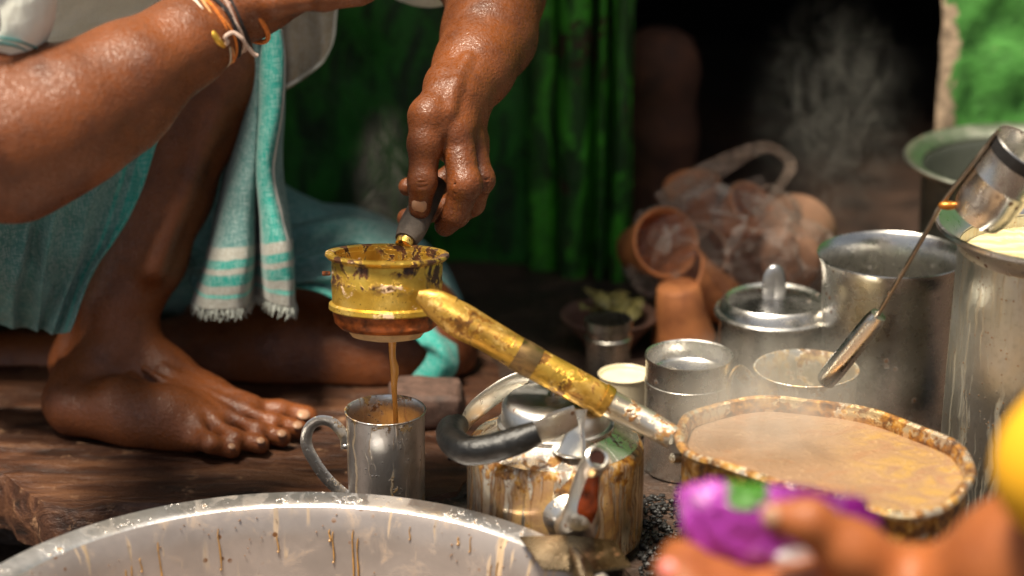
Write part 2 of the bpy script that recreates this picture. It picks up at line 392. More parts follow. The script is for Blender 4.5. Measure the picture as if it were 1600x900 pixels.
M = {}
M['skin'] = skin('skin_brown', (.165, .046, .0105), (.060, .014, .0035), .40)
M['skin_hand'] = skin('skin_hand_weathered', (.42, .135, .045), (.20, .055, .016), .40, 1.25)
M['skin_fore'] = skin('skin_warm_brown', (.30, .088, .022), (.22, .058, .013), .5, .6)
M['nail'] = plain('nail', (.36, .20, .12), .35, vary=.12)
M['alu'] = metal('aluminium_worn', (.70, .69, .68), .36, (.40, .22, .06), .15, .25, (.22, .13, .06), .18)
M['basin'] = metal('basin_aluminium', (.46, .40, .37), .38, (.42, .30, .18), .04, .4, (.36, .25, .16), .42, dscale=15, dull=.35)
def stained(name, base, rough, film, cols, amt=.5, crust=0.0, kz=None, dsc=9, seed=0.0, streaks=1.0, pale=(.75, .62, .45), varn=.45, dent=.28):
    """aluminium under years of boiled-over tea: thin amber film, uneven runs with dark edges, specks; crust thickens above height kz"""
    n = N(name); v = n.obj(); a, z = n.round_uv(v); big = n.noise(v, 13, 4, .6); mid = n.noise(v, 42, 6, .68, .4); fine = n.noise(v, 140, 5, .7)
    wv = n.math('ADD', n.math('MULTIPLY', a, dsc), n.math('MULTIPLY', n.math('SUBTRACT', n.noise(v, 30, 3, .5), .5), 2.2))
    s1 = n.noise(n.comb(wv, n.math('MULTIPLY', z, 5), seed), 1, 2, .5); s2 = n.noise(n.comb(n.math('MULTIPLY', wv, 2.7), n.math('MULTIPLY', z, 12), seed + 4), 1, 3, .6)
    ln = n.noise(n.comb(n.math('MULTIPLY', a, dsc * 1.3), n.math('MULTIPLY', z, 14), seed + 9), 1, 2, .5)
    th = .60 - .16 * amt
    col = n.mix(n.math('MULTIPLY', n.step(big, .42, .62), .7), base, film); col = n.mix(n.math('MULTIPLY', n.step(fine, .5, .7), .3), col, tuple(k * .5 for k in film))
    m1 = n.math('MULTIPLY', n.step(s1, th, th + .05), n.step(ln, .36, .50)); m2 = n.math('MULTIPLY', n.step(s2, th + .03, th + .07), n.step(ln, .55, .45))
    m1 = n.math('MULTIPLY', m1, streaks); m2 = n.math('MULTIPLY', m2, streaks)
    edge = n.math('MULTIPLY', n.step(s1, th + .075, th + .03), m1)
    col = n.mix(n.math('MULTIPLY', m1, .82), col, n.mix(n.step(mid, .4, .6), cols[0], cols[1])); col = n.mix(n.math('MULTIPLY', edge, .6), col, cols[2]); col = n.mix(n.math('MULTIPLY', m2, .8), col, n.mix(n.step(fine, .4, .6), cols[2], cols[0]))
    sp = n.math('MULTIPLY', n.step(n.voro(v, 210), .24, .12), n.step(mid, .47, .6)); col = n.mix(sp, col, cols[3])
    mask = n.math('MAXIMUM', n.math('MAXIMUM', m1, m2), sp)
    if crust:
        t = n.math('ADD', mid, n.math('MULTIPLY', n.math('SUBTRACT', fine, .5), .5))
        if kz: t = n.math('ADD', t, n.math('MULTIPLY', n.step(z, kz[0], kz[1]), kz[2]))
        cm = n.step(t, .64 - .26 * crust, .70 - .26 * crust)
        cc = n.ramp(n.noise(v, 95, 6, .7, .3), [(.30, cols[3]), (.42, cols[2]), (.52, cols[0]), (.60, cols[1]), (.72, pale)])
        col = n.mix(n.math('MULTIPLY', cm, .93), col, cc); mask = n.math('MAXIMUM', mask, cm)
    met = n.math('SUBTRACT', .95, n.math('MULTIPLY', mask, varn), clamp=True)
    rg = n.math('ADD', n.lerp(fine, rough - .07, rough + .12), n.math('MULTIPLY', mask, .06))
    nr = n.bump(n.math('ADD', n.math('MULTIPLY', fine, .5), mask), .4, .0010); nr = n.bump(n.noise(v, 24, 2, .5), dent, .005, nr)
    return n.bsdf(col, rg, met, nr)
M['spout_alu'] = metal('spout_aluminium', (.76, .73, .66), .26, None, 0, .5, (.34, .17, .04), .28)
M['lid_alu'] = metal('lid_aluminium', (.78, .77, .75), .34, None, 0, .25, (.42, .26, .08), .12)
TEA = ((.34, .135, .012), (.56, .30, .05), (.11, .034, .006), (.02, .007, .003))
M['kettle'] = stained('kettle_stained_aluminium', (.84, .80, .70), .28, (.78, .62, .34), TEA, .85, .16, (.055, .095, .16), 8, varn=.55)
M['kettle_top'] = stained('kettle_top_aluminium', (.80, .78, .73), .23, (.62, .50, .30), TEA, .3, .26, None, 6, 2.0, .3, varn=.6, dent=.10)
M['pan'] = stained('pan_outside', (.66, .64, .56), .36, (.62, .50, .26), TEA, .7, .5, (.05, .12, .2), 12, 5.0)
M['pan_rim'] = stained('pan_rim_crusted', (.78, .70, .56), .34, (.66, .46, .16), TEA, .5, .78, None, 20, 7.0, .4)
M['steel'] = metal('stainless_steel', (.66, .64, .60), .24, None, 0, .08, (.12, .08, .05), .10, brushed=.12)
M['steel_dark'] = metal('stainless_steel_smoky', (.50, .48, .43), .25, None, 0, .15, (.10, .07, .04), .2, brushed=.1)
M['milk_pot'] = metal('milk_pot_aluminium', (.54, .54, .50), .36, (.42, .36, .25), .30, .35, (.30, .17, .05), .25, dscale=21, dull=.2)
M['soot'] = metal('sooty_iron', (.20, .21, .17), .42, None, 0, 0, (.03, .03, .02), .4, dull=.3)
M['iron_dark'] = metal('spatula_iron', (.15, .105, .055), .24, None, 0, .3, (.08, .04, .015), .4)
M['basin_rim'] = stained('basin_rim_aluminium', (.74, .74, .76), .30, (.66, .62, .58), ((.30, .17, .06), (.48, .32, .16), (.14, .07, .02), (.06, .03, .01)), .35, .10, None, 5, 3.0, .3, (.22, .13, .05), varn=.85)
M['alu'] = stained('aluminium_worn', (.74, .73, .72), .30, (.60, .57, .52), ((.42, .24, .06), (.60, .42, .18), (.16, .07, .015), (.05, .02, .006)), .10, .08, (.075, .092, .12), 4, 6.0, .7)
M['milk_pot'] = stained('milk_pot_aluminium', (.52, .53, .50), .34, (.44, .44, .38), ((.50, .45, .33), (.62, .56, .42), (.34, .25, .12), (.30, .14, .03)), .45, 0, None, 11, 4.0, .6)
M['brass'] = None
def brass_mat():
    n = N('burnt_brass_enamel'); v = n.obj(); a, z = n.round_uv(v); f = n.noise(v, 62, 7, .68, .5); g = n.noise(v, 150, 5, .65); b = n.noise(v, 24, 4, .6)
    c = n.ramp(b, [(.3, (.50, .27, .03)), (.5, (.72, .46, .07)), (.72, (.82, .60, .18))])
    burn = n.math('MULTIPLY', n.math('MULTIPLY', n.step(f, .49, .54), n.step(b, .38, .47)), n.math('ADD', .25, n.math('MULTIPLY', n.step(n.math('ADD', z, n.math('MULTIPLY', n.math('SUBTRACT', b, .5), .03)), -.032, -.024), .75))); c = n.mix(burn, c, n.ramp(g, [(.35, (.012, .006, .003)), (.6, (.10, .035, .012)), (.75, (.3, .12, .04))]))
    cr = n.math('MULTIPLY', n.step(n.noise(n.vscale(v, (1, 1, 1.6)), 46, 5, .6, .4), .60, .64), n.step(f, .56, .48)); c = n.mix(n.math('MULTIPLY', cr, .85), c, (.62, .44, .33))
    sp = n.step(n.voro(v, 260), .22, .12); c = n.mix(n.math('MULTIPLY', sp, n.step(b, .4, .55)), c, (.08, .03, .01))
    mask = n.math('MAXIMUM', burn, cr)
    nr = n.bump(n.math('ADD', n.math('MULTIPLY', g, .5), mask), .5, .0012)
    return n.bsdf(c, n.lerp(mask, .30, .6), n.math('SUBTRACT', .75, n.math('MULTIPLY', mask, .7)), nr)
M['brass'] = brass_mat()
M['brass_handle'] = stained('brass_tube_handle', (.74, .45, .07), .38, (.50, .27, .035), ((.32, .14, .015), (.66, .44, .14), (.13, .045, .008), (.03, .01, .004)), .40, .46, None, 4, 1.0, .6, (.60, .42, .16))
M['rust_band'] = plain('burnt_copper_band', (.30, .075, .012), .38, .5, .8, 85, .6, dark=(.010, .004, .002))
M['filter_cloth'] = plain('tea_soaked_filter', (.50, .30, .13), .55, 0, .3, 60, .3)
M['tea'] = plain('milky_tea', (.62, .28, .06), .18, 0, .12, 30, .1)
M['black_grip'] = plain('black_rubber_grip', (.006, .006, .006), .40, 0, .6, 60, .6, bdist=.004)
M['grip_rag'] = plain('grey_rag_grip', (.10, .08, .065), .9, 0, .5, 60, .6, bdist=.003)
M['dark_hole'] = plain('dark_mouth_shade', (.03, .008, .002), .3, 0, .4)  # near-black colour standing in for the shade inside the spout
M['red_tea'] = plain('dried_red_tea', (.20, .032, .005), .22, .35, .6, 60, .3, dark=(.04, .008, .002))
M['cream_enamel'] = plain('cream_enamel', (.72, .62, .42), .35, 0, .18, 25, .12)
M['mug_enamel'] = stained('mug_aluminium', (.74, .72, .66), .36, (.66, .58, .40), ((.52, .34, .12), (.62, .48, .26), (.25, .11, .03), (.08, .03, .01)), .25, .18, (.06, .09, .14), 5, 8.0, .5)
M['orange_stain'] = plain('orange_tea_drop', (.62, .27, .03), .2, 0, .3)

# ------------------------------------------------------------------ the setting
def wood_mat():
    n = N('wet_dark_plank'); v = n.obj(); s = n.vscale(v, (5, 26, 26)); f = n.noise(s, 1.6, 8, .65, .7); g = n.noise(v, 60, 6, .7); b = n.noise(v, 9, 5, .6)
    c = n.ramp(f, [(.32, (.010, .004, .002)), (.5, (.055, .020, .009)), (.68, (.145, .062, .028))])
    c = n.mix(n.math('MULTIPLY', n.step(g, .56, .68), n.step(b, .4, .6)), c, (.24, .13, .07))
    h = n.math('ADD', f, n.math('MULTIPLY', g, .6))
    return n.bsdf(c, n.lerp(b, .28, .62), 0, n.bump(h, .8, .006))
M['plank'] = wood_mat()
def earth_mat(name, a, b, c_, sc=1.0, wet=.45):
    n = N(name); v = n.obj(); f = n.noise(v, 12 * sc, 8, .68, .3); g = n.voro(v, 90 * sc); e = n.noise(v, 120 * sc, 4, .7)
    c = n.ramp(f, [(.35, a), (.52, b), (.7, c_)]); c = n.mix(n.step(e, .6, .72), c, tuple(k * 1.6 for k in c_))
    h = n.math('ADD', n.math('MULTIPLY', f, 1.2), n.math('ADD', n.math('MULTIPLY', g, .35), n.math('MULTIPLY', e, .4)))
    return n.bsdf(c, n.lerp(f, wet, wet + .3), 0, n.bump(h, .9, .006))
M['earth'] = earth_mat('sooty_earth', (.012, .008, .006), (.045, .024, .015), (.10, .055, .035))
M['street'] = earth_mat('street_dust', (.05, .04, .03), (.09, .07, .055), (.13, .105, .085), .3, .7)
g = obj('ground', ([(-80, -80, -.125), (80, -80, -.125), (80, 80, -.125), (-80, 80, -.125)], [(0, 1, 2, 3)]), M['street'], smooth=False); tag(g, 'dusty street ground', kind='structure')
fl_ = obj('shaded_stall_floor', ([(-2.2, .9, -.121), (1.5, .9, -.121), (1.5, 2.6, -.121), (-2.2, 2.6, -.121)], [(0, 1, 2, 3)]), M['earth'], smooth=False); tag(fl_, 'wet earth below the plank, coloured black for the shade there', kind='structure')  # wet mud sheet, its near-black colour stands in for shade under the plank
# the earthen cooking ledge: a rough block, its surface heaved a little
def rough_slab(outline, z0, z1, cell, amp, seed, mat, name, edge_amp=0.0):
    bm = bmesh.new(); n = len(outline); pts = []
    for i in range(n):
        a, b = Vector(outline[i]), Vector(outline[(i + 1) % n]); k = max(1, int((b - a).length / cell))
        for j in range(k):
            q = a.lerp(b, j / k); d = (b - a).normalized(); nn = Vector((d.y, -d.x)); e = mnoise.noise(Vector((q.x * 14, q.y * 14, seed))) + .6 * mnoise.noise(Vector((q.x * 45, q.y * 45, seed)))
            pts.append(q + nn * e * edge_amp)
    vs = [bm.verts.new((p.x, p.y, z1)) for p in pts]
    for t in mathutils.geometry.tessellate_polygon([[(p.x, p.y, 0) for p in pts]]): bm.faces.new([vs[i] for i in t])
    for _ in range(7):
        lg = [e for e in bm.edges if e.calc_length() > cell * 1.6]
        if not lg or len(bm.verts) > 30000: break
        bmesh.ops.subdivide_edges(bm, edges=lg, cuts=1, use_grid_fill=False); bmesh.ops.triangulate(bm, faces=[f for f in bm.faces if len(f.verts) > 3])
    be = [e for e in bm.edges if e.is_boundary]
    prev = be
    for k, (dz, push) in enumerate(((.25, 1.0), (.6, .7), (1.0, -.6))):
        r = bmesh.ops.extrude_edge_only(bm, edges=prev); nv = [x for x in r['geom'] if isinstance(x, bmesh.types.BMVert)]; prev = [x for x in r['geom'] if isinstance(x, bmesh.types.BMEdge) and all(v in nv for v in x.verts)]
        for v in nv:
            e = mnoise.noise(Vector((v.co.x * 30, v.co.y * 30, k + seed)))
            v.co.z = z1 + (z0 - z1) * dz + e * edge_amp * .5; v.co.y += -.006 * push + e * edge_amp * .6
    for v in bm.verts:
        if v.co.z > z1 - 1e-4: v.co.z += amp * (mnoise.noise(Vector((v.co.x * 11, v.co.y * 11, seed))) + .5 * mnoise.noise(Vector((v.co.x * 40, v.co.y * 40, seed))) - .6)
    return obj(name, bm, mat, auto=60)
led = rough_slab([(-.08, 1.96), (.07, 1.90), (.125, 1.78), (.14, 1.45), (1.3, 1.40), (1.3, 3.4), (-1.6, 3.4), (-1.6, 2.30), (-.6, 2.20)], -.13, -.004, .018, .003, 3, M['earth'], 'cooking_ledge', .004)
tag(led, 'sooty earthen ledge of the tea stall', kind='structure')
f0 = [PZ(x, y, 0) for x, y in ((-420, 690), (-160, 708), (0, 738), (70, 782), (130, 800), (210, 786), (330, 784), (480, 778), (640, 776), (722, 768))]
pl = rough_slab([(p.x, p.y) for p in f0] + [(.0, 2.2), (-.02, 2.36), (-.7, 2.40), (-1.3, 2.38)], -.055, 0, .012, .0035, 9, M['plank'], 'wooden_plank', .008)
tag(pl, 'thick wet dark wooden plank under the bare foot, with a ragged front edge', 'plank')
# loose grit and coal on the ledge
bm = bmesh.new(); rnd = random.Random(5)
for i in range(420):
    px, py = (rnd.uniform(1000, 1070), rnd.uniform(770, 900)) if i < 240 else (rnd.uniform(700, 1130), rnd.uniform(600, 840))
    p = PZ(px, py, 0); r = rnd.uniform(.0012, .0045) * (1 if i < 240 else .6)
    bmesh.ops.create_icosphere(bm, subdivisions=1, radius=r, matrix=Matrix.Translation((p.x, p.y, -.004 + r * .4)) @ Matrix.Rotation(rnd.uniform(0, 6), 4, 'Z') @ Matrix.Diagonal((1, rnd.uniform(.5, 1), rnd.uniform(.4, .9), 1)))
gm = obj('coal_grit', bm, plain('coal_grit', (.010, .009, .009), .5, 0, .8, 200, .3), smooth=False); tag(gm, 'black coal grit scattered on the ledge', kind='stuff')

# walls
WY = 2.66
M['wall_shaded'] = paint_wall('shaded_green_limewash', (.014, .15, .009), (.006, .022, .006), (.10, .075, .05), .05)  # shade behind the man is put into this darker green
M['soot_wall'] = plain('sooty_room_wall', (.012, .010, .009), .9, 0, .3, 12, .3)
M['jamb'] = paint_wall('mossy_green_paint', (.060, .36, .018), (.008, .020, .006), (.07, .034, .016), .32, dirty=.42)
M['wall_bright'] = None
xr0 = P(1462, 100, WY).x
M['wall_bright'] = paint_wall('bright_green_paint', (.070, .26, .042), (.05, .14, .04), (.58, .42, .28), .12, edge=(0.0, .045, .24), dirty=.60)
xj0, xj1 = P(826, 300, WY).x, P(988, 300, WY).x
lw = thing('green_wall', 'green limewashed wall behind the squatting man, coloured darker for its shade', 'wall', (xj0, WY, -.12))
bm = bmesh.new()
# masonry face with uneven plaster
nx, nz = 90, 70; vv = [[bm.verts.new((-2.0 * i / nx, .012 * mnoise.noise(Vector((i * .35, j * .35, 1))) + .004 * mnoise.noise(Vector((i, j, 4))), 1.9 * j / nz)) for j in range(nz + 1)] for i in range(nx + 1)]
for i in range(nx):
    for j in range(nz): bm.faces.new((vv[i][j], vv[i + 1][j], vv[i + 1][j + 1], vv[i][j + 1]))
obj('plaster', bm, M['wall_shaded'], lw); obj('masonry', box(-2.0, .0, .02, .25, 0, 1.9), M['wall_shaded'], lw)
dj = thing('door_frame', 'mossy green ridged door frame beside the black doorway', 'door frame', (0, WY, -.12))
def upx(px): return P(px, 300, WY - .06).x
for a, b, dy, bev in ((826, 872, -.030, .010), (873, 921, -.055, .012), (922, 931, -.018, .003), (932, 947, -.062, .007), (948, 955, -.025, .003), (956, 981, -.075, .012), (982, 990, -.03, .004)):
    bmj = bmesh.new(); x0, x1 = upx(a), upx(b); y0 = dy; segs = 60
    prof = [(x0, .10), (x0, y0 + bev), (x0 + bev * .4, y0 + bev * .3), (x0 + bev, y0), (x1 - bev, y0), (x1 - bev * .4, y0 + bev * .3), (x1, y0 + bev), (x1, .10)]
    rows = []
    for j in range(segs + 1):
        z = 1.9 * j / segs; rows.append([bmj.verts.new((x + .0035 * mnoise.noise(Vector((x * 40, z * 16, k))), y + .005 * mnoise.noise(Vector((x * 60, z * 22, 5 + k))), z)) for k, (x, y) in enumerate(prof)])
    for r0, r1 in zip(rows, rows[1:]):
        for k in range(len(prof)): bmj.faces.new((r0[k], r0[(k + 1) % len(prof)], r1[(k + 1) % len(prof)], r1[k]))
    obj('moulding', bmj, M['jamb'], dj)
rw = thing('painted_wall', 'bright green wall with peeling pale patches along its doorway edge', 'wall', (xr0, WY - .02, -.12))
bm = bmesh.new(); nx, nz = 60, 90
vv = [[bm.verts.new((1.2 * (i / nx) ** 1.5 + (.008 * mnoise.noise(Vector((j * .5, 3, 0))) if i == 0 else 0), .010 * mnoise.noise(Vector((i * .4, j * .4, 9))) + .004 * mnoise.noise(Vector((i * 1.3, j * 1.3, 2))), 1.9 * j / nz)) for j in range(nz + 1)] for i in range(nx + 1)]
for i in range(nx):
    for j in range(nz): bm.faces.new((vv[i][j], vv[i + 1][j], vv[i + 1][j + 1], vv[i][j + 1]))
obj('plaster', bm, M['wall_bright'], rw); obj('masonry', box(.012, 1.2, .02, .05, 0, 1.9), M['soot_wall'], rw)
bm = box(xj1 - .5, xr0 + .6, WY + 1.6, WY + 1.7, -.12, 1.95); box(xj1 - .6, xj1 - .5, WY + .26, WY + 1.7, -.12, 1.95, bm); box(xr0 + .6, xr0 + .7, WY + .23, WY + 1.7, -.12, 1.95, bm)
tag(obj('room_wall', bm, M['soot_wall'], smooth=False), 'sooty inner walls of the dark back room', kind='structure')
M['roof'] = plain('old_board_roof', (.06, .045, .03), .9, 0, .4, 10, .3)
rf = obj('shade_board', box(-2.2, .10, 2.03, WY + .3, 1.20, 1.23), M['roof'], smooth=False); tag(rf, 'unseen board roof added to shade the squatting man and back wall', 'shade_board')  # out of view; added to keep the legs and back wall in shade
rf = obj('room_roof', box(-.5, 1.9, WY - .01, WY + 1.8, 1.79, 1.84), M['roof'], smooth=False); tag(rf, 'low roof over the dark back room', 'roof')
# brown post standing in the doorway
p = P(1026, 300, WY + .12); tp = P(1026, 40, WY + .12)
po = thing('wooden_post', 'rough brown post standing in the dark doorway', 'post', (p.x, p.y, -.004))
prof = [(.0, tp.z), (.02, tp.z - .001), (.038, tp.z - .012), (.045, tp.z - .03)] + [(.046 + .003 * math.sin(i * 1.7), tp.z - .03 - (tp.z - .03) * i / 10) for i in range(1, 11)]
obj('timber', lathe(prof, 40, wob=.03, seed=4), plain('brown_timber', (.09, .032, .014), .8, 0, .6, 26, .7, bdist=.006), po)

# ------------------------------------------------------------------ vessels
def rim_at(px, py, Y):
    p = P(px, py, Y); return p
def vessel_profile(r0, r1, h, t=.0012, lip=.004, liph=.003, foot=.006):
    """open pot: outer wall from foot to lip, then the inner wall and floor"""
    o = [(0, 0), (r0 - foot, 0), (r0 - foot * .3, foot * .25), (r0, foot)]
    o += [(r0 + (r1 - r0) * k, foot + (h - liph - foot) * k) for k in (.1, .3, .5, .7, .9, 1)]
    o += [(r1 + lip * .8, h - liph * .7), (r1 + lip, h - liph * .2), (r1 + lip * .7, h), (r1 + lip * .1, h - liph * .1), (r1 - t, h - liph)]
    o += [(r0 + (r1 - r0) * k - t, foot + (h - foot) * k) for k in (.85, .5, .15)] + [(r0 - foot - t, t * 1.5), (0, t * 1.5)]
    return o
# tin cup under the stream
c = rim_at(602, 641, 1.967); rc = 64 * mpp(1.967)
cup = thing('tin_cup', 'worn aluminium cup with a strap handle catching the poured tea', 'cup', (c.x, c.y, 0.001))
obj('body', lathe(vessel_profile(rc * .95, rc - .001, c.z, .001, .0012, .0022, .004), 72, wob=.008), M['alu'], cup)
hx = Vector((-1, -.12, 0)).normalized()
def cp(d, z): return hx * d + Vector((0, 0, z))
hb = tube([cp(rc * .97, c.z * .60), cp(rc * .985, c.z * .70), cp(rc + .004, c.z * .80), cp(rc + .012, c.z * .89), cp(rc + .022, c.z * .91), cp(rc + .031, c.z * .84), cp(rc + .034, c.z * .68), cp(rc + .028, c.z * .50), cp(rc + .016, c.z * .28), cp(rc * .97, c.z * .08)], .0052, 10, 60, flat=(1, .22), up=Vector((0, 1, 0)))
obj('handle', hb, M['alu'], cup)
obj('rivet', ball(hx * (rc + .0003) + Vector((0, 0, c.z * .63)), .0022), M['alu'], cup)
tcup = obj('tea_in_cup', lathe([(0, c.z * .56), (rc * .92, c.z * .56)], 40, M=Matrix.Identity(4)), M['tea'], loc=(c.x, c.y, .001)); tag(tcup, 'milky tea filling the tin cup under the stream', 'tea')
# the tea strainer
sY = 1.967; st = P(605, 396, sY); rs = 88 * mpp(sY, .2)
tilt = Matrix.Rotation(R(-9.5), 4, 'X') @ Matrix.Rotation(R(1.0), 4, 'Y')
stn = thing('tea_strainer', 'burnt yellow brass tea strainer held above the tin cup', 'strainer', (st.x, st.y, st.z)); stn.rotation_euler = tilt.to_euler()
hS = 98 * mpp(sY, .2)
obj('rim', lathe([(rs - .003, .0), (rs + .001, .0012), (rs + .0045, .0005), (rs + .005, -.0015), (rs + .003, -.004), (rs - .001, -.0055), (rs - .003, -.004)], 96, close=True, wob=.006), M['brass'], stn)
obj('band', lathe([(rs - .002, -.004), (rs - .0005, -.006), (rs - .001, -.022), (rs - .0002, -.0245), (rs - .0008, -.027), (rs - .0015, -.042), (rs + .0012, -.0435), (rs + .0015, -.0475), (rs - .001, -.049), (rs - .004, -.049), (rs - .004, -.004)], 96, close=True, wob=.006), M['brass'], stn)
obj('lower_band', lathe([(rs - .003, -.048), (rs - .002, -.051), (rs - .004, -.060), (rs - .009, -.0645), (rs - .013, -.065), (rs - .013, -.048)], 96, close=True, wob=.01, seed=3), M['rust_band'], stn)
obj('filter', lathe([(rs - .010, -.060), (rs - .014, -.0655), (rs * .62, -.0715), (rs * .34, -.0745), (rs * .12, -.076), (0, -.0765)], 64), M['filter_cloth'], stn)
obj('pin', tube([(-rs, 0, -.018), (-rs - .007, .0, -.0185)], .002, 8, 4), M['rust_band'], stn)
g0, g1 = P(630, 384, sY + rs - .004), P(664, 318, sY + .085)
gi = stn.matrix_basis.inverted() if False else (Matrix.Translation((st.x, st.y, st.z)) @ tilt).inverted()
obj('handle_ferrule', tube([gi @ g0, gi @ g0.lerp(g1, .22)], [.0075, .0085], 14, 6), M['brass'], stn)
obj('grip', tube([gi @ g0.lerp(g1, .12), gi @ g0.lerp(g1, .35), gi @ g0.lerp(g1, .6), gi @ g1, gi @ (g1 + (g1 - g0) * .5)], [.0100, .0125, .0128, .012, .0105], 18, 30), M['grip_rag'], stn)
# stream of tea
s0 = P(612, 515, sY); 
stm = tube([(st.x + .002, sY - .01, s0.z + .006), (st.x + .0035, sY - .01, s0.z - .004), (st.x + .0035, sY - .008, s0.z - .022), (st.x + .005, sY - .006, s0.z - .035), (st.x + .0042, sY - .004, s0.z - .052), (c.x + .009, sY, c.z - .004), (c.x + .0095, sY, c.z * .56)], [.0080, .0042, .0029, .0038, .0026, .0022, .0024], 14, 50)
tag(obj('tea_stream', stm, M['tea']), 'thin stream of milky tea pouring from strainer into cup', 'tea stream')
# basin
bR = .270; bz = .05; bc = Vector((P(440, 993, 1.613).x, 1.612, -.120)); H = bz - bc.z
bas = thing('aluminium_basin', 'huge splashed aluminium basin at the front edge of the stall', 'basin', bc)
ins = [(bR - .022, H - .005), (bR - .027, H - .012), (bR - .031, H - .03), (bR - .036, H - .08), (bR - .046, H - .13), (bR - .07, H - .160), (bR - .10, .006), (0, .006)]
obj('body', lathe([(0, 0), (bR - .10, 0), (bR - .067, H - .163), (bR - .043, H - .131), (bR - .0335, H - .08), (bR - .0285, H - .03), (bR - .0235, H - .012)] + ins, 128, wob=.004), M['basin'], bas)
obj('rim', lathe([(bR - .0245, H - .0095), (bR - .021, H - .0055), (bR - .016, H - .0030), (bR - .009, H - .0012), (bR - .003, H + .0002), (bR, H - .0015), (bR - .0005, H - .0045), (bR - .006, H - .0055), (bR - .016, H - .0075), (bR - .0255, H - .0135)], 128, close=True, wob=.004), M['basin_rim'], bas)
# dried tea runs inside the basin, each a thin raised dribble
bm = bmesh.new(); rnd = random.Random(11)
def on_basin(a, t, lift=.0006):
    L = [(r, z) for r, z in ins[:6]]; x = min(t * (len(L) - 1), len(L) - 1.001); i = int(x); u = x - i
    r = L[i][0] + (L[i + 1][0] - L[i][0]) * u; z = L[i][1] + (L[i + 1][1] - L[i][1]) * u
    return Vector(((r - lift) * math.cos(a), (r - lift) * math.sin(a), z))
for i in range(15):
    a = R(rnd.uniform(42, 128)); t0 = rnd.uniform(.15, .42); t1 = t0 + rnd.uniform(.06, .26); w_ = rnd.uniform(.0005, .0011)
    tube([on_basin(a + .003 * math.sin(k), t0 + (t1 - t0) * k / 5) for k in range(6)], [w_ * .5, w_ * .7, w_ * .6, w_ * .8, w_, w_ * .6], 8, 14, bm); ball(on_basin(a, t1), w_ * 1.7, bm, sub=1)
obj('dribbles', bm, M['orange_stain'] if False else plain('dried_dribble', (.36, .19, .05), .35, 0, .5, 120, .2), bas)['kind'] = 'stuff'
bm = bmesh.new()
for i in range(80):
    a = R(rnd.uniform(38, 140)); t = rnd.uniform(.12, .8); ball(on_basin(a, t), rnd.uniform(.0004, .0009), bm, sub=1)
obj('spatter', bm, plain('tea_spatter', (.16, .07, .02), .35, 0, .5, 120, .2), bas)['kind'] = 'stuff'
# spatula on the basin edge
sp = thing('iron_spatula', 'flat dark iron spatula lying across the basin edge', 'spatula', P(900, 862, 1.77))
o0 = Vector(sp.location)
bl = [PZ(812, 838, .0545), PZ(884, 836, .056), PZ(960, 844, .055), PZ(986, 884, .052), PZ(925, 892, .053), PZ(848, 888, .052)]
bm = bmesh.new(); tp_ = [bm.verts.new(p - o0) for p in bl]; bt = [bm.verts.new(p - o0 - Vector((0, .0006, .0016))) for p in bl]
bm.faces.new(tp_); bm.faces.new(bt[::-1])
for i in range(6): bm.faces.new((tp_[i], bt[i], bt[(i + 1) % 6], tp_[(i + 1) % 6]))
obj('blade', bm, M['iron_dark'], sp, auto=30)
obj('socket', tube([PZ(896, 858, .057) - o0, PZ(906, 880, .060) - o0, PZ(920, 925, .064) - o0], [.003, .006, .0065], 12, 14, flat=(1.3, .6)), M['iron_dark'], sp)
obj('handle', tube([PZ(920, 925, .064) - o0, PZ(940, 990, .07) - o0, PZ(975, 1100, .08) - o0], .006, 12, 14), M['iron_dark'], sp)
# kettle
kY = 1.90; kc = P(868, 690, kY); rk = 139 * mpp(kY); kz = kc.z
ket = thing('tea_kettle', 'squat aluminium kettle streaked with dried brown tea', 'kettle', (kc.x, kY, 0.0))
obj('body', lathe([(0, 0), (rk - .006, 0), (rk - .001, .003), (rk, .008), (rk + .0003, kz * .5), (rk, kz - .006), (rk - .0015, kz - .001), (rk - .005, kz + .003)], 96, wob=.006, seed=2), M['kettle'], ket)
obj('shoulder', lathe([(rk - .0045, kz + .0028), (rk - .012, kz + .0062), (rk * .70, kz + .012), (rk * .66, kz + .014), (rk * .655, kz + .017), (rk * .60, kz + .017), (rk * .60, kz + .010)], 96, wob=.006, seed=2), M['kettle_top'], ket)
lr = rk * .62
lid = obj('lid', lathe([(lr + .003, kz + .0165), (lr + .003, kz + .0185), (lr, kz + .019), (lr - .001, kz + .034), (lr - .006, kz + .0395), (lr - .014, kz + .041), (lr * .5, kz + .0425), (0, kz + .043)], 72, wob=.006), M['lid_alu'], ket)
obj('lid_knob', lathe([(.004, kz + .0425), (.0045, kz + .047), (.009, kz + .050), (.0095, kz + .053), (.006, kz + .0565), (0, kz + .057)], 24), M['alu'], lid)
def K(px, py, dy): return P(px, py, kY + dy) - Vector((kc.x, kY, 0))
obj('front_bracket', tube([K(898, 640, -.052), K(899, 668, -.056), K(897, 690, -.060), K(893, 712, -.064)], [.0105, .0075, .0095, .0135], 14, 20, flat=(1, .16), up=Vector((0, 1, 0.3))), M['spout_alu'], ket)
obj('bracket_plate', lathe([(0, .0), (.0175, .0), (.0185, .0012), (.0165, .0024), (0, .0030)], 40, M=Matrix.Translation(K(896, 702, -.052)) @ Matrix.Rotation(R(14), 4, 'X') @ Matrix.Diagonal((1, .75, 1, 1))), M['spout_alu'], ket)
for dx in (-.007, .006): obj('rivet', ball(K(896, 708, -.058) + Vector((dx, 0, .003)), .0024), M['kettle_top'], ket)
obj('back_bracket', tube([K(842, 582, .056), K(842, 604, .054), K(843, 630, .052)], [.009, .0085, .014], 12, 14, flat=(1, .16), up=Vector((0, 1, .3))), M['spout_alu'], ket)
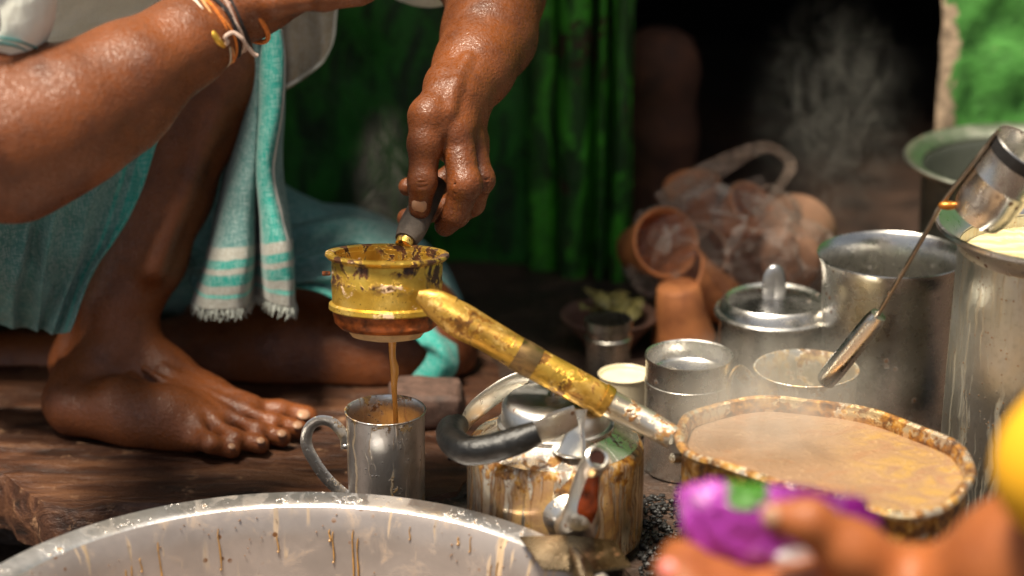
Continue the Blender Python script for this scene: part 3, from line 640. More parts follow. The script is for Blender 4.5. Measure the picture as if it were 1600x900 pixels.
bail = obj('bail', tube([K(900, 650, -.058), K(872, 662, -.064), K(846, 674, -.068), K(815, 686, -.070)], [.0105, .0125, .0115, .0090], 12, 30, flat=(1, .13), up=Vector((0, 1, .2))), M['spout_alu'], ket)
obj('bail_strap', tube([K(722, 668, .012), K(738, 645, .032), K(780, 612, .050), K(820, 593, .056), K(845, 590, .056)], [.0095, .0115, .0115, .011, .008], 12, 30, flat=(1, .13), up=Vector((0, 1, .2))), M['spout_alu'], ket)
obj('bail_grip', tube([K(840, 675, -.069), K(812, 687, -.071), K(770, 700, -.072), K(732, 704, -.068), K(708, 690, -.046), K(704, 672, -.014), K(716, 664, .008)], [.0098, .0118, .0122, .0122, .0122, .0118, .0095], 18, 60), M['black_grip'], ket)
# spout: flange, S-shaped tube with a dark disc painted as the shade in its mouth
obj('spout_flange', lathe([(0, 0), (.020, 0), (.0205, .002), (.018, .005), (.013, .010), (.009, .013), (0, .014)], 40, M=Matrix.Translation(K(886, 806, -.0725)) @ Matrix.Rotation(R(90), 4, 'X')), M['alu'], ket)
sp_path = [K(896, 818, -.080), K(902, 822, -.096), K(908, 806, -.104), K(912, 772, -.103), K(921, 738, -.104), K(932, 717, -.110)]
obj('spout', tube(sp_path, [.0165, .0170, .0155, .0122, .0104, .0104], 24, 40), M['spout_alu'], ket)
e0, e1 = sp_path[-2], sp_path[-1]; ed = (e1 - e0).normalized(); ed = (ed + Vector((.15, -.75, .1))).normalized()
q = ed.to_track_quat('Z', 'Y').to_matrix().to_4x4()
obj('spout_rim', lathe([(.0062, -.002), (.0066, .0015), (.0085, .0032), (.0105, .002), (.0112, -.001), (.0100, -.006), (.0062, -.006)], 28, close=True, M=Matrix.Translation(e1 + ed * .0015) @ q), M['spout_alu'], ket)
obj('spout_mouth', lathe([(0, .0005), (.0064, .0006)], 24, M=Matrix.Translation(e1 + ed * .0015) @ q), M['dark_hole'], ket)
bm = tube([K(930, 736, -.1130), K(926, 752, -.1142), K(921, 775, -.1148), K(917, 800, -.1172), K(915, 826, -.1165)], [.0028, .0052, .0070, .0080, .0030], 14, 30, flat=(1, .2), up=Vector((0, 1, 0)))
obj('dried_run', bm, M['red_tea'], ket)
# milk pan
pz = .12; po_ = [(1054, 674), (1068, 648), (1110, 630), (1170, 620), (1235, 618), (1300, 623), (1370, 638), (1430, 656), (1480, 679), (1512, 703), (1525, 730), (1520, 752), (1500, 774), (1470, 794), (1435, 803), (1390, 797), (1330, 783), (1265, 766), (1200, 749), (1130, 729), (1085, 711), (1060, 694)]
W = [PZ(x, y, pz) for x, y in po_]; pc = sum(W, Vector()) / len(W); pc.z = 0
ring = catmull([tuple(W[-1])] + [tuple(x) for x in W] + [tuple(W[0]), tuple(W[1])], 23 * 6)
Wr = [Vector(x) for x in catmull([tuple(x) for x in W] + [tuple(W[0])], 133)[:-1]]
def loop_at(off, z, bm):
    n = len(Wr); r = []
    for i in range(n):
        t = (Wr[(i + 2) % n] - Wr[i - 2]).normalized(); nn = Vector((t.y, -t.x, 0))
        if nn.dot(Wr[i] - Vector((pc.x, pc.y, pz))) < 0: nn = -nn
        p_ = Wr[i] + nn * off; r.append(bm.verts.new((p_.x - pc.x, p_.y - pc.y, z + .0012 * math.sin(i * .4) + .001 * math.sin(i * .13))))
    return r
def loft(loops, bm, closed=False, cap0=False, cap1=False):
    L = list(zip(loops, loops[1:])) + ([(loops[-1], loops[0])] if closed else [])
    for a, b in L:
        for i in range(len(a)): bm.faces.new((a[i], a[(i + 1) % len(a)], b[(i + 1) % len(a)], b[i]))
    if cap0: bm.faces.new(loops[0])
    if cap1: bm.faces.new(loops[-1])
    return bm
pan = thing('milk_pan', 'dented round pan of boiling milky tea with a crusted rim', 'pan', pc)
bm = bmesh.new(); loft([loop_at(o_, z_, bm) for o_, z_ in ((-.03, .0), (-.014, .002), (-.009, .010), (-.0065, .06), (-.006, pz - .005), (-.0075, pz - .004), (-.008, .06), (-.011, .010), (-.03, .003))], bm, cap0=True, cap1=True)
obj('body', bm, M['pan'], pan)
bm = bmesh.new(); loft([loop_at(o_, pz + z_, bm) for o_, z_ in ((-.0085, -.005), (-.0075, -.001), (-.0045, .0005), (-.001, -.0005), (.0005, -.003), (-.001, -.0062), (-.0045, -.0072), (-.0062, -.006))], bm, closed=True)
obj('rim', bm, M['pan_rim'], pan)
bm = bmesh.new(); l0 = loop_at(-.0078, pz - .0125, bm); tl = [l0]
for k in range(1, 10):
    u = 1 - k / 10; tl.append([bm.verts.new((v.co.x * u, v.co.y * u, pz - .0125 + .0010 * mnoise.noise(Vector((v.co.x * u * 45, v.co.y * u * 45, 2))))) for v in l0])
loft(tl, bm, cap1=True)
def tea_surface():
    n = N('boiling_milk_tea'); v = n.obj(); s = n.vscale(v, (1.2, 1.5, 1)); f = n.noise(s, 26, 7, .65, 1.2); g = n.noise(v, 120, 5, .6); b = n.noise(v, 9, 3, .5, .4)
    c = n.mix(n.step(b, .4, .62), (.26, .158, .092), (.31, .19, .108)); c = n.mix(n.math('MULTIPLY', n.math('MULTIPLY', n.step(f, .40, .66), .7), n.step(n.math('ADD', n.sep(v)[0], n.math('MULTIPLY', n.math('SUBTRACT', b, .5), .12)), -.02, .07)), c, (.40, .235, .055))
    c = n.mix(n.math('MULTIPLY', n.step(f, .47, .38), .55), c, (.30, .15, .07)); bb = n.voro(n.vscale(v, (1, 1, 0)), 190); c = n.mix(n.math('MULTIPLY', n.step(bb, .30, .16), n.math('MULTIPLY', n.step(g, .48, .6), .6)), c, (.52, .36, .20))
    return n.bsdf(c, .34, 0, n.bump(n.math('ADD', f, n.math('ADD', n.math('MULTIPLY', g, .5), n.math('MULTIPLY', bb, -.35))), .6, .004))
tt = obj('milk_tea', bm, tea_surface(), loc=pc); tag(tt, 'frothy brown milk tea steaming in the dented pan', 'tea')
# crusted froth on the pan's inner back wall
bm = bmesh.new(); loft([loop_at(o_, pz + z_, bm) for o_, z_ in ((-.0082, -.004), (-.0095, -.007), (-.0098, -.010), (-.0088, -.014))], bm)
obj('crust', bm, M['pan_rim'], pan)
hp = [P(1052, 684, 1.852), P(1010, 660, 1.862), P(940, 624, 1.872)]; off = Vector(pc)
obj('handle_socket', tube([q_ - off for q_ in hp], [.0100, .0110, .0125], 18, 24), stained('handle_socket_metal', (.66, .62, .56), .32, (.60, .48, .30), TEA, .3, .45, None, 5, 3.0, .3), pan)
hh = [P(946, 628, 1.871), P(880, 592, 1.876), P(824, 561, 1.880), P(760, 523, 1.884), P(715, 498, 1.887), P(672, 470, 1.890)]
hd = obj('handle', tube([q_ - off for q_ in hh], [.0135, .0140, .0138, .0140, .0150, .0105], 24, 60), M['brass_handle'], pan)
obj('handle_end', tube([q_ - off for q_ in (P(700, 487, 1.888), P(674, 471, 1.889), P(652, 462, 1.890))], [.0140, .0110, .0045], 16, 14, flat=(.75, 1.05)), M['brass_handle'], hd)
obj('handle_joint', tube([q_ - off for q_ in (P(838, 569, 1.879), P(822, 560, 1.880), P(806, 551, 1.881))], [.0142, .0146, .0142], 20, 10), metal('joint_burnt', (.40, .25, .10), .3, None, 0, .8, (.05, .02, .008), .8), hd)
obj('ferrule', tube([q_ - off for q_ in (P(950, 630, 1.871), P(938, 623, 1.8715))], [.0140, .0146], 20, 6), M['brass_handle'], hd)
for x, y in ((1062, 716), (1060, 686)): obj('rivet', tube([P(x, y, 1.846) - off, P(x - 12, y, 1.842) - off], [.0042, .0042], 12, 4), M['steel_dark'], pan)
# canister with recessed glass-like lid
q = rim_at(1077, 549, 2.06); r = 69 * mpp(2.06)
can = thing('steel_canister', 'round stainless canister with a sunken shiny lid beside the steaming pan', 'canister', (q.x, q.y, -.004)); h = q.z
obj('body', lathe([(0, 0), (r * .97, 0), (r * .985, .004), (r * .985, h - .030), (r * 1.0, h - .026), (r * 1.0, h - .023), (r * .96, h - .022), (r * .94, h - .03), (0, h - .03)], 72), M['steel'], can)
lid = obj('lid', lathe([(r * .985, h - .0215), (r * .985, h - .003), (r * 1.005, h - .001), (r * 1.0, h + .001), (r * .965, h), (r * .945, h - .006), (r * .935, h - .014), (r * .90, h - .0165), (r * .84, h - .0150), (r * .80, h - .0165), (0, h - .0155)], 72), M['steel'], can)
# enamel mug
q = rim_at(1260, 574, 2.06); r = 83 * mpp(2.06)
mug = thing('enamel_mug', 'wide pale mug with a ladle grip resting on its rim', 'mug', (q.x, q.y, -.004))
obj('body', lathe(vessel_profile(r * .86, r - .002, q.z + .004, .0014, .002, .003, .008), 72, wob=.006), M['mug_enamel'], mug)
z = q.z + .004
obj('handle', tube([(-r * .93, -.006, z * .80), (-r - .010, -.010, z * .97), (-r - .018, -.014, z * 1.03), (-r - .024, -.017, z * .86), (-r - .020, -.015, z * .5), (-r * .93, -.008, z * .25)], .0075, 10, 40, flat=(1, .28), up=Vector((.4, 1, 0))), M['mug_enamel'], mug)
# cream cup
q = rim_at(976, 583, 2.14); r = 42 * mpp(2.14)
cc = thing('cream_cup', 'small cream cup half hidden behind the steel canister', 'cup', (q.x, q.y, -.004))
obj('body', lathe(vessel_profile(r * .82, r - .001, q.z + .004, .0016, .001, .002, .005), 56), M['cream_enamel'], cc)
tag(obj('tea_in_cream_cup', lathe([(0, 0), (r * .93, 0)], 40), M['cream_enamel'], loc=(q.x, q.y, q.z - .004)), 'pale tea standing in the small cream cup', 'tea')
# small steel tumbler
q = rim_at(951, 498, 2.28); r = 37 * mpp(2.28)
tm = thing('steel_tumbler', 'small dark steel tumbler with a bright collar behind the cream cup', 'tumbler', (q.x, q.y, -.004)); z = q.z + .004
obj('body', lathe([(0, 0), (r * .9, 0), (r * .92, .004), (r * .95, z * .66), (r * 1.02, z * .68), (r * 1.02, z * .72), (r * .95, z * .74), (r * .95, z * .84), (r * 1.03, z * .87), (r * 1.0, z), (r * .93, z), (r * .9, z * .8), (r * .86, .006), (0, .006)], 56), M['steel_dark'], tm)
# bowl of cut leaves
q = rim_at(952, 490, 2.38); r = 78 * mpp(2.38)
bw = thing('clay_bowl', 'shallow brown bowl holding yellow green leaves by the door frame', 'bowl', (q.x, q.y, -.004)); z = q.z + .004
obj('body', lathe(vessel_profile(r * .55, r - .003, z, .003, .003, .004, .006), 56, wob=.01), plain('brown_bowl', (.16, .085, .06), .5, 0, .4, 30, .2), bw)
bm = bmesh.new(); rnd = random.Random(2); Lm = plain('cut_leaf', (.20, .17, .05), .6, 0, .5, 40, .4, dark=(.06, .055, .015))
pile = thing('leaf_pile', 'heap of limp yellow green leaves in the shallow bowl', 'leaves', (q.x + .012, q.y, z - .006))
leafbm = bmesh.new(); ns = 7
for i in range(ns):
    t = i / (ns - 1); wd = .014 * math.sin(math.pi * (t * .9 + .05)); 
    leafbm.verts.new((t * .05, -wd, .006 * math.sin(t * 3))); leafbm.verts.new((t * .05, 0, .006 * math.sin(t * 3) - .003)); leafbm.verts.new((t * .05, wd, .006 * math.sin(t * 3)))
leafbm.verts.ensure_lookup_table()
for i in range(ns - 1):
    for k in (0, 1): a = i * 3 + k; leafbm.faces.new((leafbm.verts[a], leafbm.verts[a + 1], leafbm.verts[a + 4], leafbm.verts[a + 3]))
lf = obj('leaf', leafbm, Lm, pile)
lf.modifiers.new('thickness', 'SOLIDIFY').thickness = .0012
for i in range(22):
    o = lf if i == 0 else lf.copy()
    if i: COL.objects.link(o); o.parent = pile
    o.scale = (.5, .55, .6); o.location = (rnd.uniform(-.035, .02), rnd.uniform(-.03, .03), rnd.uniform(.001, .017)); o.rotation_euler = (rnd.uniform(-.5, .5), rnd.uniform(-.4, .4), rnd.uniform(0, 6.3))
# lidded pot
q = rim_at(1210, 484, 2.2); r = 90 * mpp(2.2)
lp = thing('lidded_pot', 'steel pot under a domed lid with an upright tab in front of the clay cups', 'pot', (q.x, q.y, -.004)); z = q.z + .004
obj('body', lathe([(0, 0), (r * .84, 0), (r * .93, .008), (r * .97, .03), (r * .95, z - .012), (r * 1.0, z - .005), (r * .97, z - .005), (r * .9, z - .02), (0, z - .02)], 72), M['steel_dark'], lp)
lid = obj('lid', lathe([(r * .96, z - .0045), (r * 1.04, z - .004), (r * 1.05, z - .001), (r * 1.02, z + .001), (r * .98, z - .0005), (r * .93, z + .008), (r * .86, z + .0115), (r * .80, z + .009), (r * .5, z + .0125), (0, z + .0145)], 72), M['steel'], lp)
obj('lid_tab', tube([(-.006, -.006, z + .013), (-.007, -.007, z + .026), (-.006, -.006, z + .036), (-.001, -.005, z + .041), (.003, -.005, z + .034), (.004, -.006, z + .013)], .0065, 10, 30, flat=(1, .42), up=Vector((0, 1, 0))), plain('dull_tab_steel', (.33, .33, .34), .35, .8), lid)
# tall steel pot
q = rim_at(1394, 398, 2.16); r = 117 * mpp(2.16, .17)
tp = thing('steel_pot', 'tall open stainless pot with a flared shiny lip behind the mug', 'pot', (q.x, q.y, -.004)); z = q.z + .004
obj('body', lathe([(0, 0), (r * .80, 0), (r * .87, .006), (r * .885, .02), (r * .90, z * .5), (r * .915, z - .020), (r * .945, z - .008), (r * .985, z - .002), (r * 1.0, z), (r * .995, z + .0012), (r * .97, z - .0005), (r * .925, z - .009), (r * .895, z - .022), (r * .88, z * .5), (r * .86, .02), (r * .8, .004), (0, .004)], 96), M['steel'], tp)
# big milk pot on the right edge
q = rim_at(1672, 352, 1.95); r = 208 * mpp(1.95, .26)
mp = thing('milk_pot', 'big dented aluminium milk pot streaked with white runs at the right edge', 'pot', (q.x, q.y, -.004)); z = q.z + .004
obj('body', lathe([(0, 0), (r * .83, 0), (r * .865, .006), (r * .87, .02), (r * .85, z * .5), (r * .825, z - .035), (r * .825, z - .020), (r * .81, z - .020), (r * .83, z * .5), (r * .85, .02), (0, .01)], 96, wob=.006), M['milk_pot'], mp)
obj('rim', lathe([(r * .825, z - .022), (r * .86, z - .013), (r * .95, z - .006), (r * .985, z - .001), (r * 1.0, z - .002), (r * .998, z + .0015), (r * .975, z + .002), (r * .93, z - .002), (r * .86, z - .009), (r * .81, z - .018)], 96, close=True, wob=.006), metal('milk_pot_rim', (.72, .71, .69), .26, None, 0, .15, (.12, .08, .05), .3), mp)
def milk():
    n = N('skinned_milk'); v = n.obj(); f = n.noise(n.vscale(v, (1, 1, 1)), 26, 3, .5, 1.5); wv = n.math('SINE', n.math('MULTIPLY', n.math('ADD', n.sep(v)[1], n.math('MULTIPLY', f, .03)), 330))
    c = n.mix(n.step(wv, -.2, .9), (.70, .58, .34), (.58, .45, .22)); return n.bsdf(c, .35, 0, n.bump(n.math('ADD', wv, f), .4, .003))
tag(obj('milk', lathe([(0, 0), (r * .3, 0), (r * .6, 0), (r * .815, 0)], 72), milk(), loc=(q.x, q.y, z - .034)), 'wrinkled creamy milk inside the big right pot', 'milk')
MP = (q.x, q.y, z)
# wide dark cauldron behind
q = rim_at(1622, 248, 2.42); r = 208 * mpp(2.42, .2)
cd = thing('dark_cauldron', 'wide lipped dark cauldron below the bright green wall', 'cauldron', (q.x, q.y, -.004)); z = q.z + .004
obj('body', lathe([(0, 0), (r * .6, 0), (r * .78, .015), (r * .85, .05), (r * .86, z - .02), (r * .875, z - .012), (r * .855, z - .012), (r * .84, z - .02), (r * .83, .05), (r * .6, .01), (0, .008)], 80), M['soot'], cd)
obj('rim', lathe([(r * .87, z - .012), (r * .93, z - .006), (r, z - .003), (r * 1.005, z), (r * .985, z + .002), (r * .92, z - .001), (r * .86, z - .008)], 80, close=True), metal('cauldron_rim', (.36, .37, .31), .32, None, 0, .1, (.08, .07, .05), .4), cd)
# dipper ladle
A, B, E = P(1557, 208, 1.885), P(1474, 318, 1.905), P(1368, 498, 1.93); F_ = P(1288, 598, 1.955)
ax = (A - B).normalized(); perp = (P(1600, 330, 1.90) - P(1520, 262, 1.89)); perp = (perp - ax * perp.dot(ax)).normalized()
rl = 52 * mpp(1.9, .26); L = (A - B).length
q3 = ax.cross(perp).normalized(); cm = B + perp * (rl + .002)
Mx = Matrix((perp, q3, ax)).transposed().to_4x4(); Mx = Matrix.Translation(cm) @ Mx
ld = thing('dipper_ladle', 'steel dipper ladle with a long wire handle leaning over the milk pot', 'ladle', cm)
iv = Matrix.Translation(-cm)
obj('cup', lathe([(0, .003), (rl * .6, .001), (rl * .85, .004), (rl * .97, .013), (rl, .024), (rl * 1.0, L * .55), (rl * 1.015, L * .56), (rl * 1.0, L * .575), (rl, L - .004), (rl * 1.03, L - .001), (rl * 1.01, L), (rl * .96, L - .003), (rl * .95, .03), (rl * .8, .01), (0, .006)], 64, M=iv @ Mx), metal('ladle_steel', (.66, .63, .58), .24, None, 0, .3, (.42, .28, .06), .22), ld)
obj('soot_edge', lathe([(rl * 1.012, L - .012), (rl * 1.03, L - .006), (rl * 1.035, L - .001), (rl * 1.005, L - .002), (rl * 1.003, L - .012)], 64, close=True, M=iv @ Mx), plain('black_soot', (.012, .011, .011), .5, 0, .5, 90, .4), ld)
obj('wire_handle', tube([A + ax * .004 - cm, A.lerp(B, .5) - perp * .0004 - cm, B - perp * .001 - cm, B.lerp(E, .35) - cm, E - cm], [.0022, .0026, .0026, .0024, .0024], 10, 40, flat=(1.3, .8)), metal('wire_steel', (.45, .38, .30), .32, None, 0, .3, (.14, .07, .03), .5), ld)
obj('brass_weld', ball(B + perp * .004 - FW * .004 - cm, .0065, sc=(1.3, .7, .6)), plain('orange_brass', (.55, .20, .03), .3, .6, .4), ld)
obj('grip', tube([E.lerp(F_, -.06) - cm, E.lerp(F_, .08) - cm, E.lerp(F_, .5) - cm, E.lerp(F_, .92) - cm, F_ - cm], [.0072, .0090, .0094, .0090, .0062], 18, 24), M['steel'], ld)
# stone block behind the cup
q = PZ(665, 672, 0)
sb = thing('stone_block', 'dark rounded stone block behind the tin cup', 'stone', (q.x, q.y + .03, -.002))
bm = box(-.036, .036, -.03, .03, 0, .036, bevel=.011, seg=3)
bmesh.ops.subdivide_edges(bm, edges=bm.edges[:], cuts=2, use_grid_fill=True)
for v in bm.verts: v.co += v.co.normalized() * .0035 * mnoise.noise(v.co * 55)
obj('stone', bm, plain('brown_stone', (.10, .055, .04), .7, 0, .5, 60, .6, bdist=.004), sb)
# ------------------------------------------------------------------ clay cups in a plastic bag
M['clay'] = plain('terracotta', (.58, .21, .07), .65, 0, .3, 40, .2, dark=(.34, .11, .04))
M['clay_pale'] = plain('dusty_terracotta', (.50, .26, .15), .75, 0, .25, 40, .2)
kul_prof = [(0, 0), (.017, 0), (.0195, .002), (.022, .02), (.0265, .044), (.029, .052), (.0295, .055), (.028, .0565), (.0262, .054), (.024, .044), (.0195, .02), (.016, .005), (0, .004)]
kb = lathe(kul_prof, 48); kme = bpy.data.meshes.new('clay_cup'); bmesh.ops.recalc_face_normals(kb, faces=kb.faces); kb.to_mesh(kme); kb.free()
kme.materials.append(M['clay']); kme.polygons.foreach_set('use_smooth', [True] * len(kme.polygons))
kme2 = kme.copy(); kme2.materials.clear(); kme2.materials.append(M['clay_pale'])
cups = [  # base point px, py, Y, axis, pale?, scale, label
    (1018, 385, 2.44, (.35, -.75, .35), 0, 1.30, 'large orange clay cup lying mouth outward at the left of the plastic bag'),
    (1085, 322, 2.49, (-.15, -.2, 1), 0, 1.05, 'bright orange clay cup standing highest in the bag under its handle'),
    (1150, 345, 2.48, (.6, -.5, .7), 0, 1.10, 'orange clay cup tipped rightward in the upper middle of the bag'),
    (1238, 388, 2.46, (.15, 1, .12), 1, 1.55, 'dusty round clay cup showing its base at the right end of the bag'),
    (1100, 455, 2.41, (-.75, -.3, .5), 0, 1.25, 'orange clay cup low in the bag just left of the lidded pot'),
    (1058, 512, 2.37, (.1, .1, 1), 0, 1.15, 'loose clay cup upside down on the ledge behind the steel canister'),
    (1170, 425, 2.47, (.2, -.8, .5), 1, 1.15, 'dusty clay cup in the bag just above the lid of the steel pot'),
    (1105, 392, 2.47, (-.4, -.9, .2), 1, 1.15, 'dusty clay cup half covered by wrinkled film in the middle of the bag')]
for px, py, Y, axv, pale, sc, lab in cups:
    o = bpy.data.objects.new('clay_cup', kme2 if pale else kme); COL.objects.link(o)
    q4 = Vector(axv).normalized().to_track_quat('Z', 'Y'); o.rotation_mode = 'QUATERNION'; o.rotation_quaternion = q4
    ctr = P(px, py, Y); o.scale = (sc,) * 3; o.location = ctr - q4 @ Vector((0, 0, .028 * sc))
    if 'upside' in lab: o.rotation_quaternion = Vector((.12, .1, -1)).to_track_quat('Z', 'Y'); o.location = Vector((ctr.x, Y, .058 * sc))
    tag(o, lab, 'clay cup', 'clay tea cups of the plastic bag')
def film():
    n = N('clear_plastic_film'); v = n.obj(); f = n.noise(v, 26, 5, .6, 1.0); g = n.noise(v, 70, 5, .65, .6)
    nr = n.bump(n.math('ADD', f, n.math('MULTIPLY', g, .5)), .8, .010)
    b = n.n('ShaderNodeBsdfPrincipled'); n.put(b.inputs['Base Color'], (.72, .58, .48)); n.put(b.inputs['Roughness'], .14); n.put(b.inputs['Normal'], nr)
    t = n.n('ShaderNodeBsdfTransparent'); mx = n.n('ShaderNodeMixShader')
    fr = n.n('ShaderNodeLayerWeight'); fr.inputs[0].default_value = .4; n.put(fr.inputs['Normal'], nr)
    n.put(mx.inputs[0], n.math('ADD', n.math('ADD', .05, n.math('MULTIPLY', fr.outputs[1], .50)), n.math('MULTIPLY', n.step(f, .53, .62), .34), clamp=True)); n.t.links.new(t.outputs[0], mx.inputs[1]); n.t.links.new(b.outputs[0], mx.inputs[2])
    n.t.links.new(mx.outputs[0], n.out.inputs[0]); return n.m
M['film'] = film()
bq = P(1125, 398, 2.45)
bag = thing('plastic_bag', 'crumpled clear plastic bag full of clay cups in the doorway', 'bag', bq)
bm = ball((0, 0, 0), 1, sub=6)
for v in bm.verts:
    d = v.co.normalized(); q = Vector((d.x * .100, d.y * .062, d.z * .070))
    if d.z < -.55: q.z = -.0385 * (1 + .1 * d.x)
    wq = d + Vector((mnoise.noise(d * 3), mnoise.noise(d * 3 + Vector((7, 0, 0))), mnoise.noise(d * 3 + Vector((0, 9, 0))))) * .5
    k = mnoise.noise(d * 2.2) * .16 + mnoise.noise(d * 6) * .07 + (.5 - abs(mnoise.noise(wq * 5))) * .12 + (.5 - abs(mnoise.noise(wq * 11))) * .06
    v.co = q * (1 + k) + Vector((.006, 0, 0))
top = [v for v in bm.verts if v.co.z > .055 and v.co.x > -.02]; bmesh.ops.delete(bm, geom=top[:160], context='VERTS')
obj('film', bm, M['film'], bag, auto=None)
def film2():
    n = N('doubled_plastic'); v = n.obj(); f = n.noise(v, 60, 5, .6, .8)
    b = n.n('ShaderNodeBsdfPrincipled'); n.put(b.inputs['Base Color'], (.42, .30, .22)); n.put(b.inputs['Roughness'], .25); n.put(b.inputs['Normal'], n.bump(n.noise(n.vscale(v, (1, 1, 3)), 40, 3, .5), .6, .006))
    t = n.n('ShaderNodeBsdfTransparent'); mx = n.n('ShaderNodeMixShader'); n.put(mx.inputs[0], n.math('ADD', .28, n.math('MULTIPLY', n.step(f, .42, .62), .3))); n.t.links.new(t.outputs[0], mx.inputs[1]); n.t.links.new(b.outputs[0], mx.inputs[2]); n.t.links.new(mx.outputs[0], n.out.inputs[0]); return n.m
M['film2'] = film2()
def B_(px, py, Y): return P(px, py, Y) - bq
obj('handle', tube([B_(1035, 322, 2.44), B_(1085, 285, 2.45), B_(1140, 252, 2.46), B_(1190, 230, 2.46), B_(1218, 238, 2.455), B_(1236, 258, 2.45), B_(1222, 285, 2.45), B_(1200, 312, 2.45), B_(1178, 340, 2.45)], [.016, .015, .011, .007, .006, .007, .005, .005, .009], 12, 60, flat=(1, .05), up=Vector((0, 1, .1))), M['film2'], bag)
obj('neck', tube([B_(1110, 335, 2.46), B_(1160, 305, 2.47), B_(1195, 285, 2.475)], [.026, .016, .009], 14, 20, flat=(1, .25), up=Vector((0, 1, .1))), M['film'], bag)

# ------------------------------------------------------------------ the tea seller
man = thing('person', 'barefoot man in teal lungi squatting to pour tea through a strainer', 'person', (-.5, 2.3, 0)); MO = Vector(man.location)
fl = Flesh((-.60, 1.76, -.004), (.06, 2.46, .53), .0016)
def c_(px, py, Y, r): return (P(px, py, Y), r)
def z_(px, py, z, r): return (PZ(px, py, z), r)
# right arm on the knee
fl.chain([(P(-130, -190, 2.04), .052), c_(-45, 60, 1.90, .050), c_(-34, 226, 1.852, .052)], .02)
fl.chain([c_(-34, 228, 1.852, .053), c_(40, 208, 1.868, .0535), c_(110, 176, 1.885, .0505), c_(200, 124, 1.915, .0440), c_(290, 66, 1.95, .0345), c_(352, 26, 1.975, .0262)], .02)
fl.bone(P(30, 280, 1.858), P(200, 190, 1.905), .030, .020, .03)
fl.bone(P(235, 105, 1.895), P(345, 45, 1.955), .010, .007, .02)
fl.chain([c_(352, 26, 1.975, .0255), c_(400, 2, 1.985, .026), c_(450, -20, 1.99, .025)], .015)
for k, (x1, y1, x2, y2, x3, y3, r) in enumerate(((455, -8, 505, -4, 562, -6, .0105), (455, -25, 520, -16, 575, -12, .0105), (450, -40, 515, -32, 570, -26, .0105), (440, -52, 500, -48, 550, -44, .009))):
    fl.chain([c_(x1, y1, 1.975 + .006 * k, r * 1.2), c_(x2, y2, 1.97 + .008 * k, r * 1.05), c_(x3, y3, 1.975 + .008 * k, r * .8)], .006)
fl.chain([c_(385, 0, 1.965, .015), c_(430, 2, 1.955, .012), c_(478, -2, 1.958, .010)], .01)
# right leg and bare foot
fl.chain([(Vector((-.60, 2.34, .20)), .085), (Vector((-.42, 2.33, .29)), .07), c_(345, 78, 2.29, .046)], .02)
fl.chain([c_(345, 95, 2.285, .043), c_(312, 190, 2.275, .0385), c_(262, 300, 2.255, .0405), c_(224, 400, 2.235, .0390), c_(186, 480, 2.215, .0345), c_(180, 540, 2.205, .0335)], .02)
fl.blob(P(372, 110, 2.262), (.026, .026, .034), .02)
fl.bone(P(240, 420, 2.19), P(345, 150, 2.245), .009, .008, .022)
fl.chain([c_(125, 500, 2.23, .017), c_(112, 565, 2.225, .018), (PZ(108, 625, .024), .024)], .02)
fl.bone(P(185, 535, 2.205), PZ(118, 630, .025), .033, .026, .02)
fl.blob(P(168, 560, 2.172), (.014, .012, .015), .014)
fl.chain([z_(118, 640, .024, .0245), z_(205, 662, .018, .0195), z_(300, 682, .014, .0150)], .014)
fl.chain([c_(200, 555, 2.195, .034), c_(250, 592, 2.185, .031), c_(318, 628, 2.165, .0245), z_(385, 644, .018, .0175)], .016)
fl.chain([z_(190, 634, .030, .029), z_(262, 650, .026, .026), z_(340, 664, .017, .017)], .016)
toes = [((288, 684), (330, 694), (362, 702), .0100, .0088), ((312, 672), (366, 685), (407, 695), .0100, .0086), ((336, 660), (402, 673), (441, 684), .0104, .0088), ((356, 650), (426, 660), (467, 671), .0106, .0089), ((375, 640), (436, 643), (478, 653), .0132, .0118)]
for (a, b, c3, r0, r1) in toes:
    fl.chain([(PZ(*a, .013), r0 * .9), (PZ(*b, .0155), r0 * .86), (PZ(*c3, .0094), r1)], .0028)
    fl.blob(PZ(*b, .0170), (r0 * .9, r0 * .8, r0 * .75), .004); fl.bone(PZ(*b, .018), P(255, 582, 2.160), .0042, .0030, .009)
for (a, b) in (((300, 640), (225, 575)), ((345, 655), (250, 600)), ((240, 640), (205, 590))): fl.chain([c_(a[0], a[1], 2.120, .0030), c_((a[0] + b[0]) / 2 + 8, (a[1] + b[1]) / 2, 2.136, .0034), c_(b[0], b[1], 2.152, .003)], .006)
def ell(a, b, t): return Vector(a).lerp(Vector(b), t)
for k in range(4):   # ankle creases
    fl.bone(P(185 + k * 8, 600 - k * 17, 2.140 + k * .006), P(262 - k * 3, 572 - k * 18, 2.150 + k * .004), .0012, .0008, .004, cut=True)
fl.bone(P(190, 655, 2.125), P(205, 652, 2.120), .009, .007, .012)
# left leg folded on the plank
fl.chain([(Vector((-.60, 2.42, .12)), .085), (Vector((-.30, 2.40, .10)), .066), c_(640, 505, 2.33, .050), c_(672, 545, 2.315, .044)], .02)
fl.chain([c_(672, 545, 2.315, .044), c_(570, 545, 2.305, .0455), c_(440, 548, 2.31, .0475), c_(330, 560, 2.325, .046), c_(160, 572, 2.335, .039), c_(20, 572, 2.345, .034), c_(-80, 590, 2.36, .030)], .02)
fl.bone(P(600, 590, 2.275), P(300, 600, 2.295), .014, .016, .03)
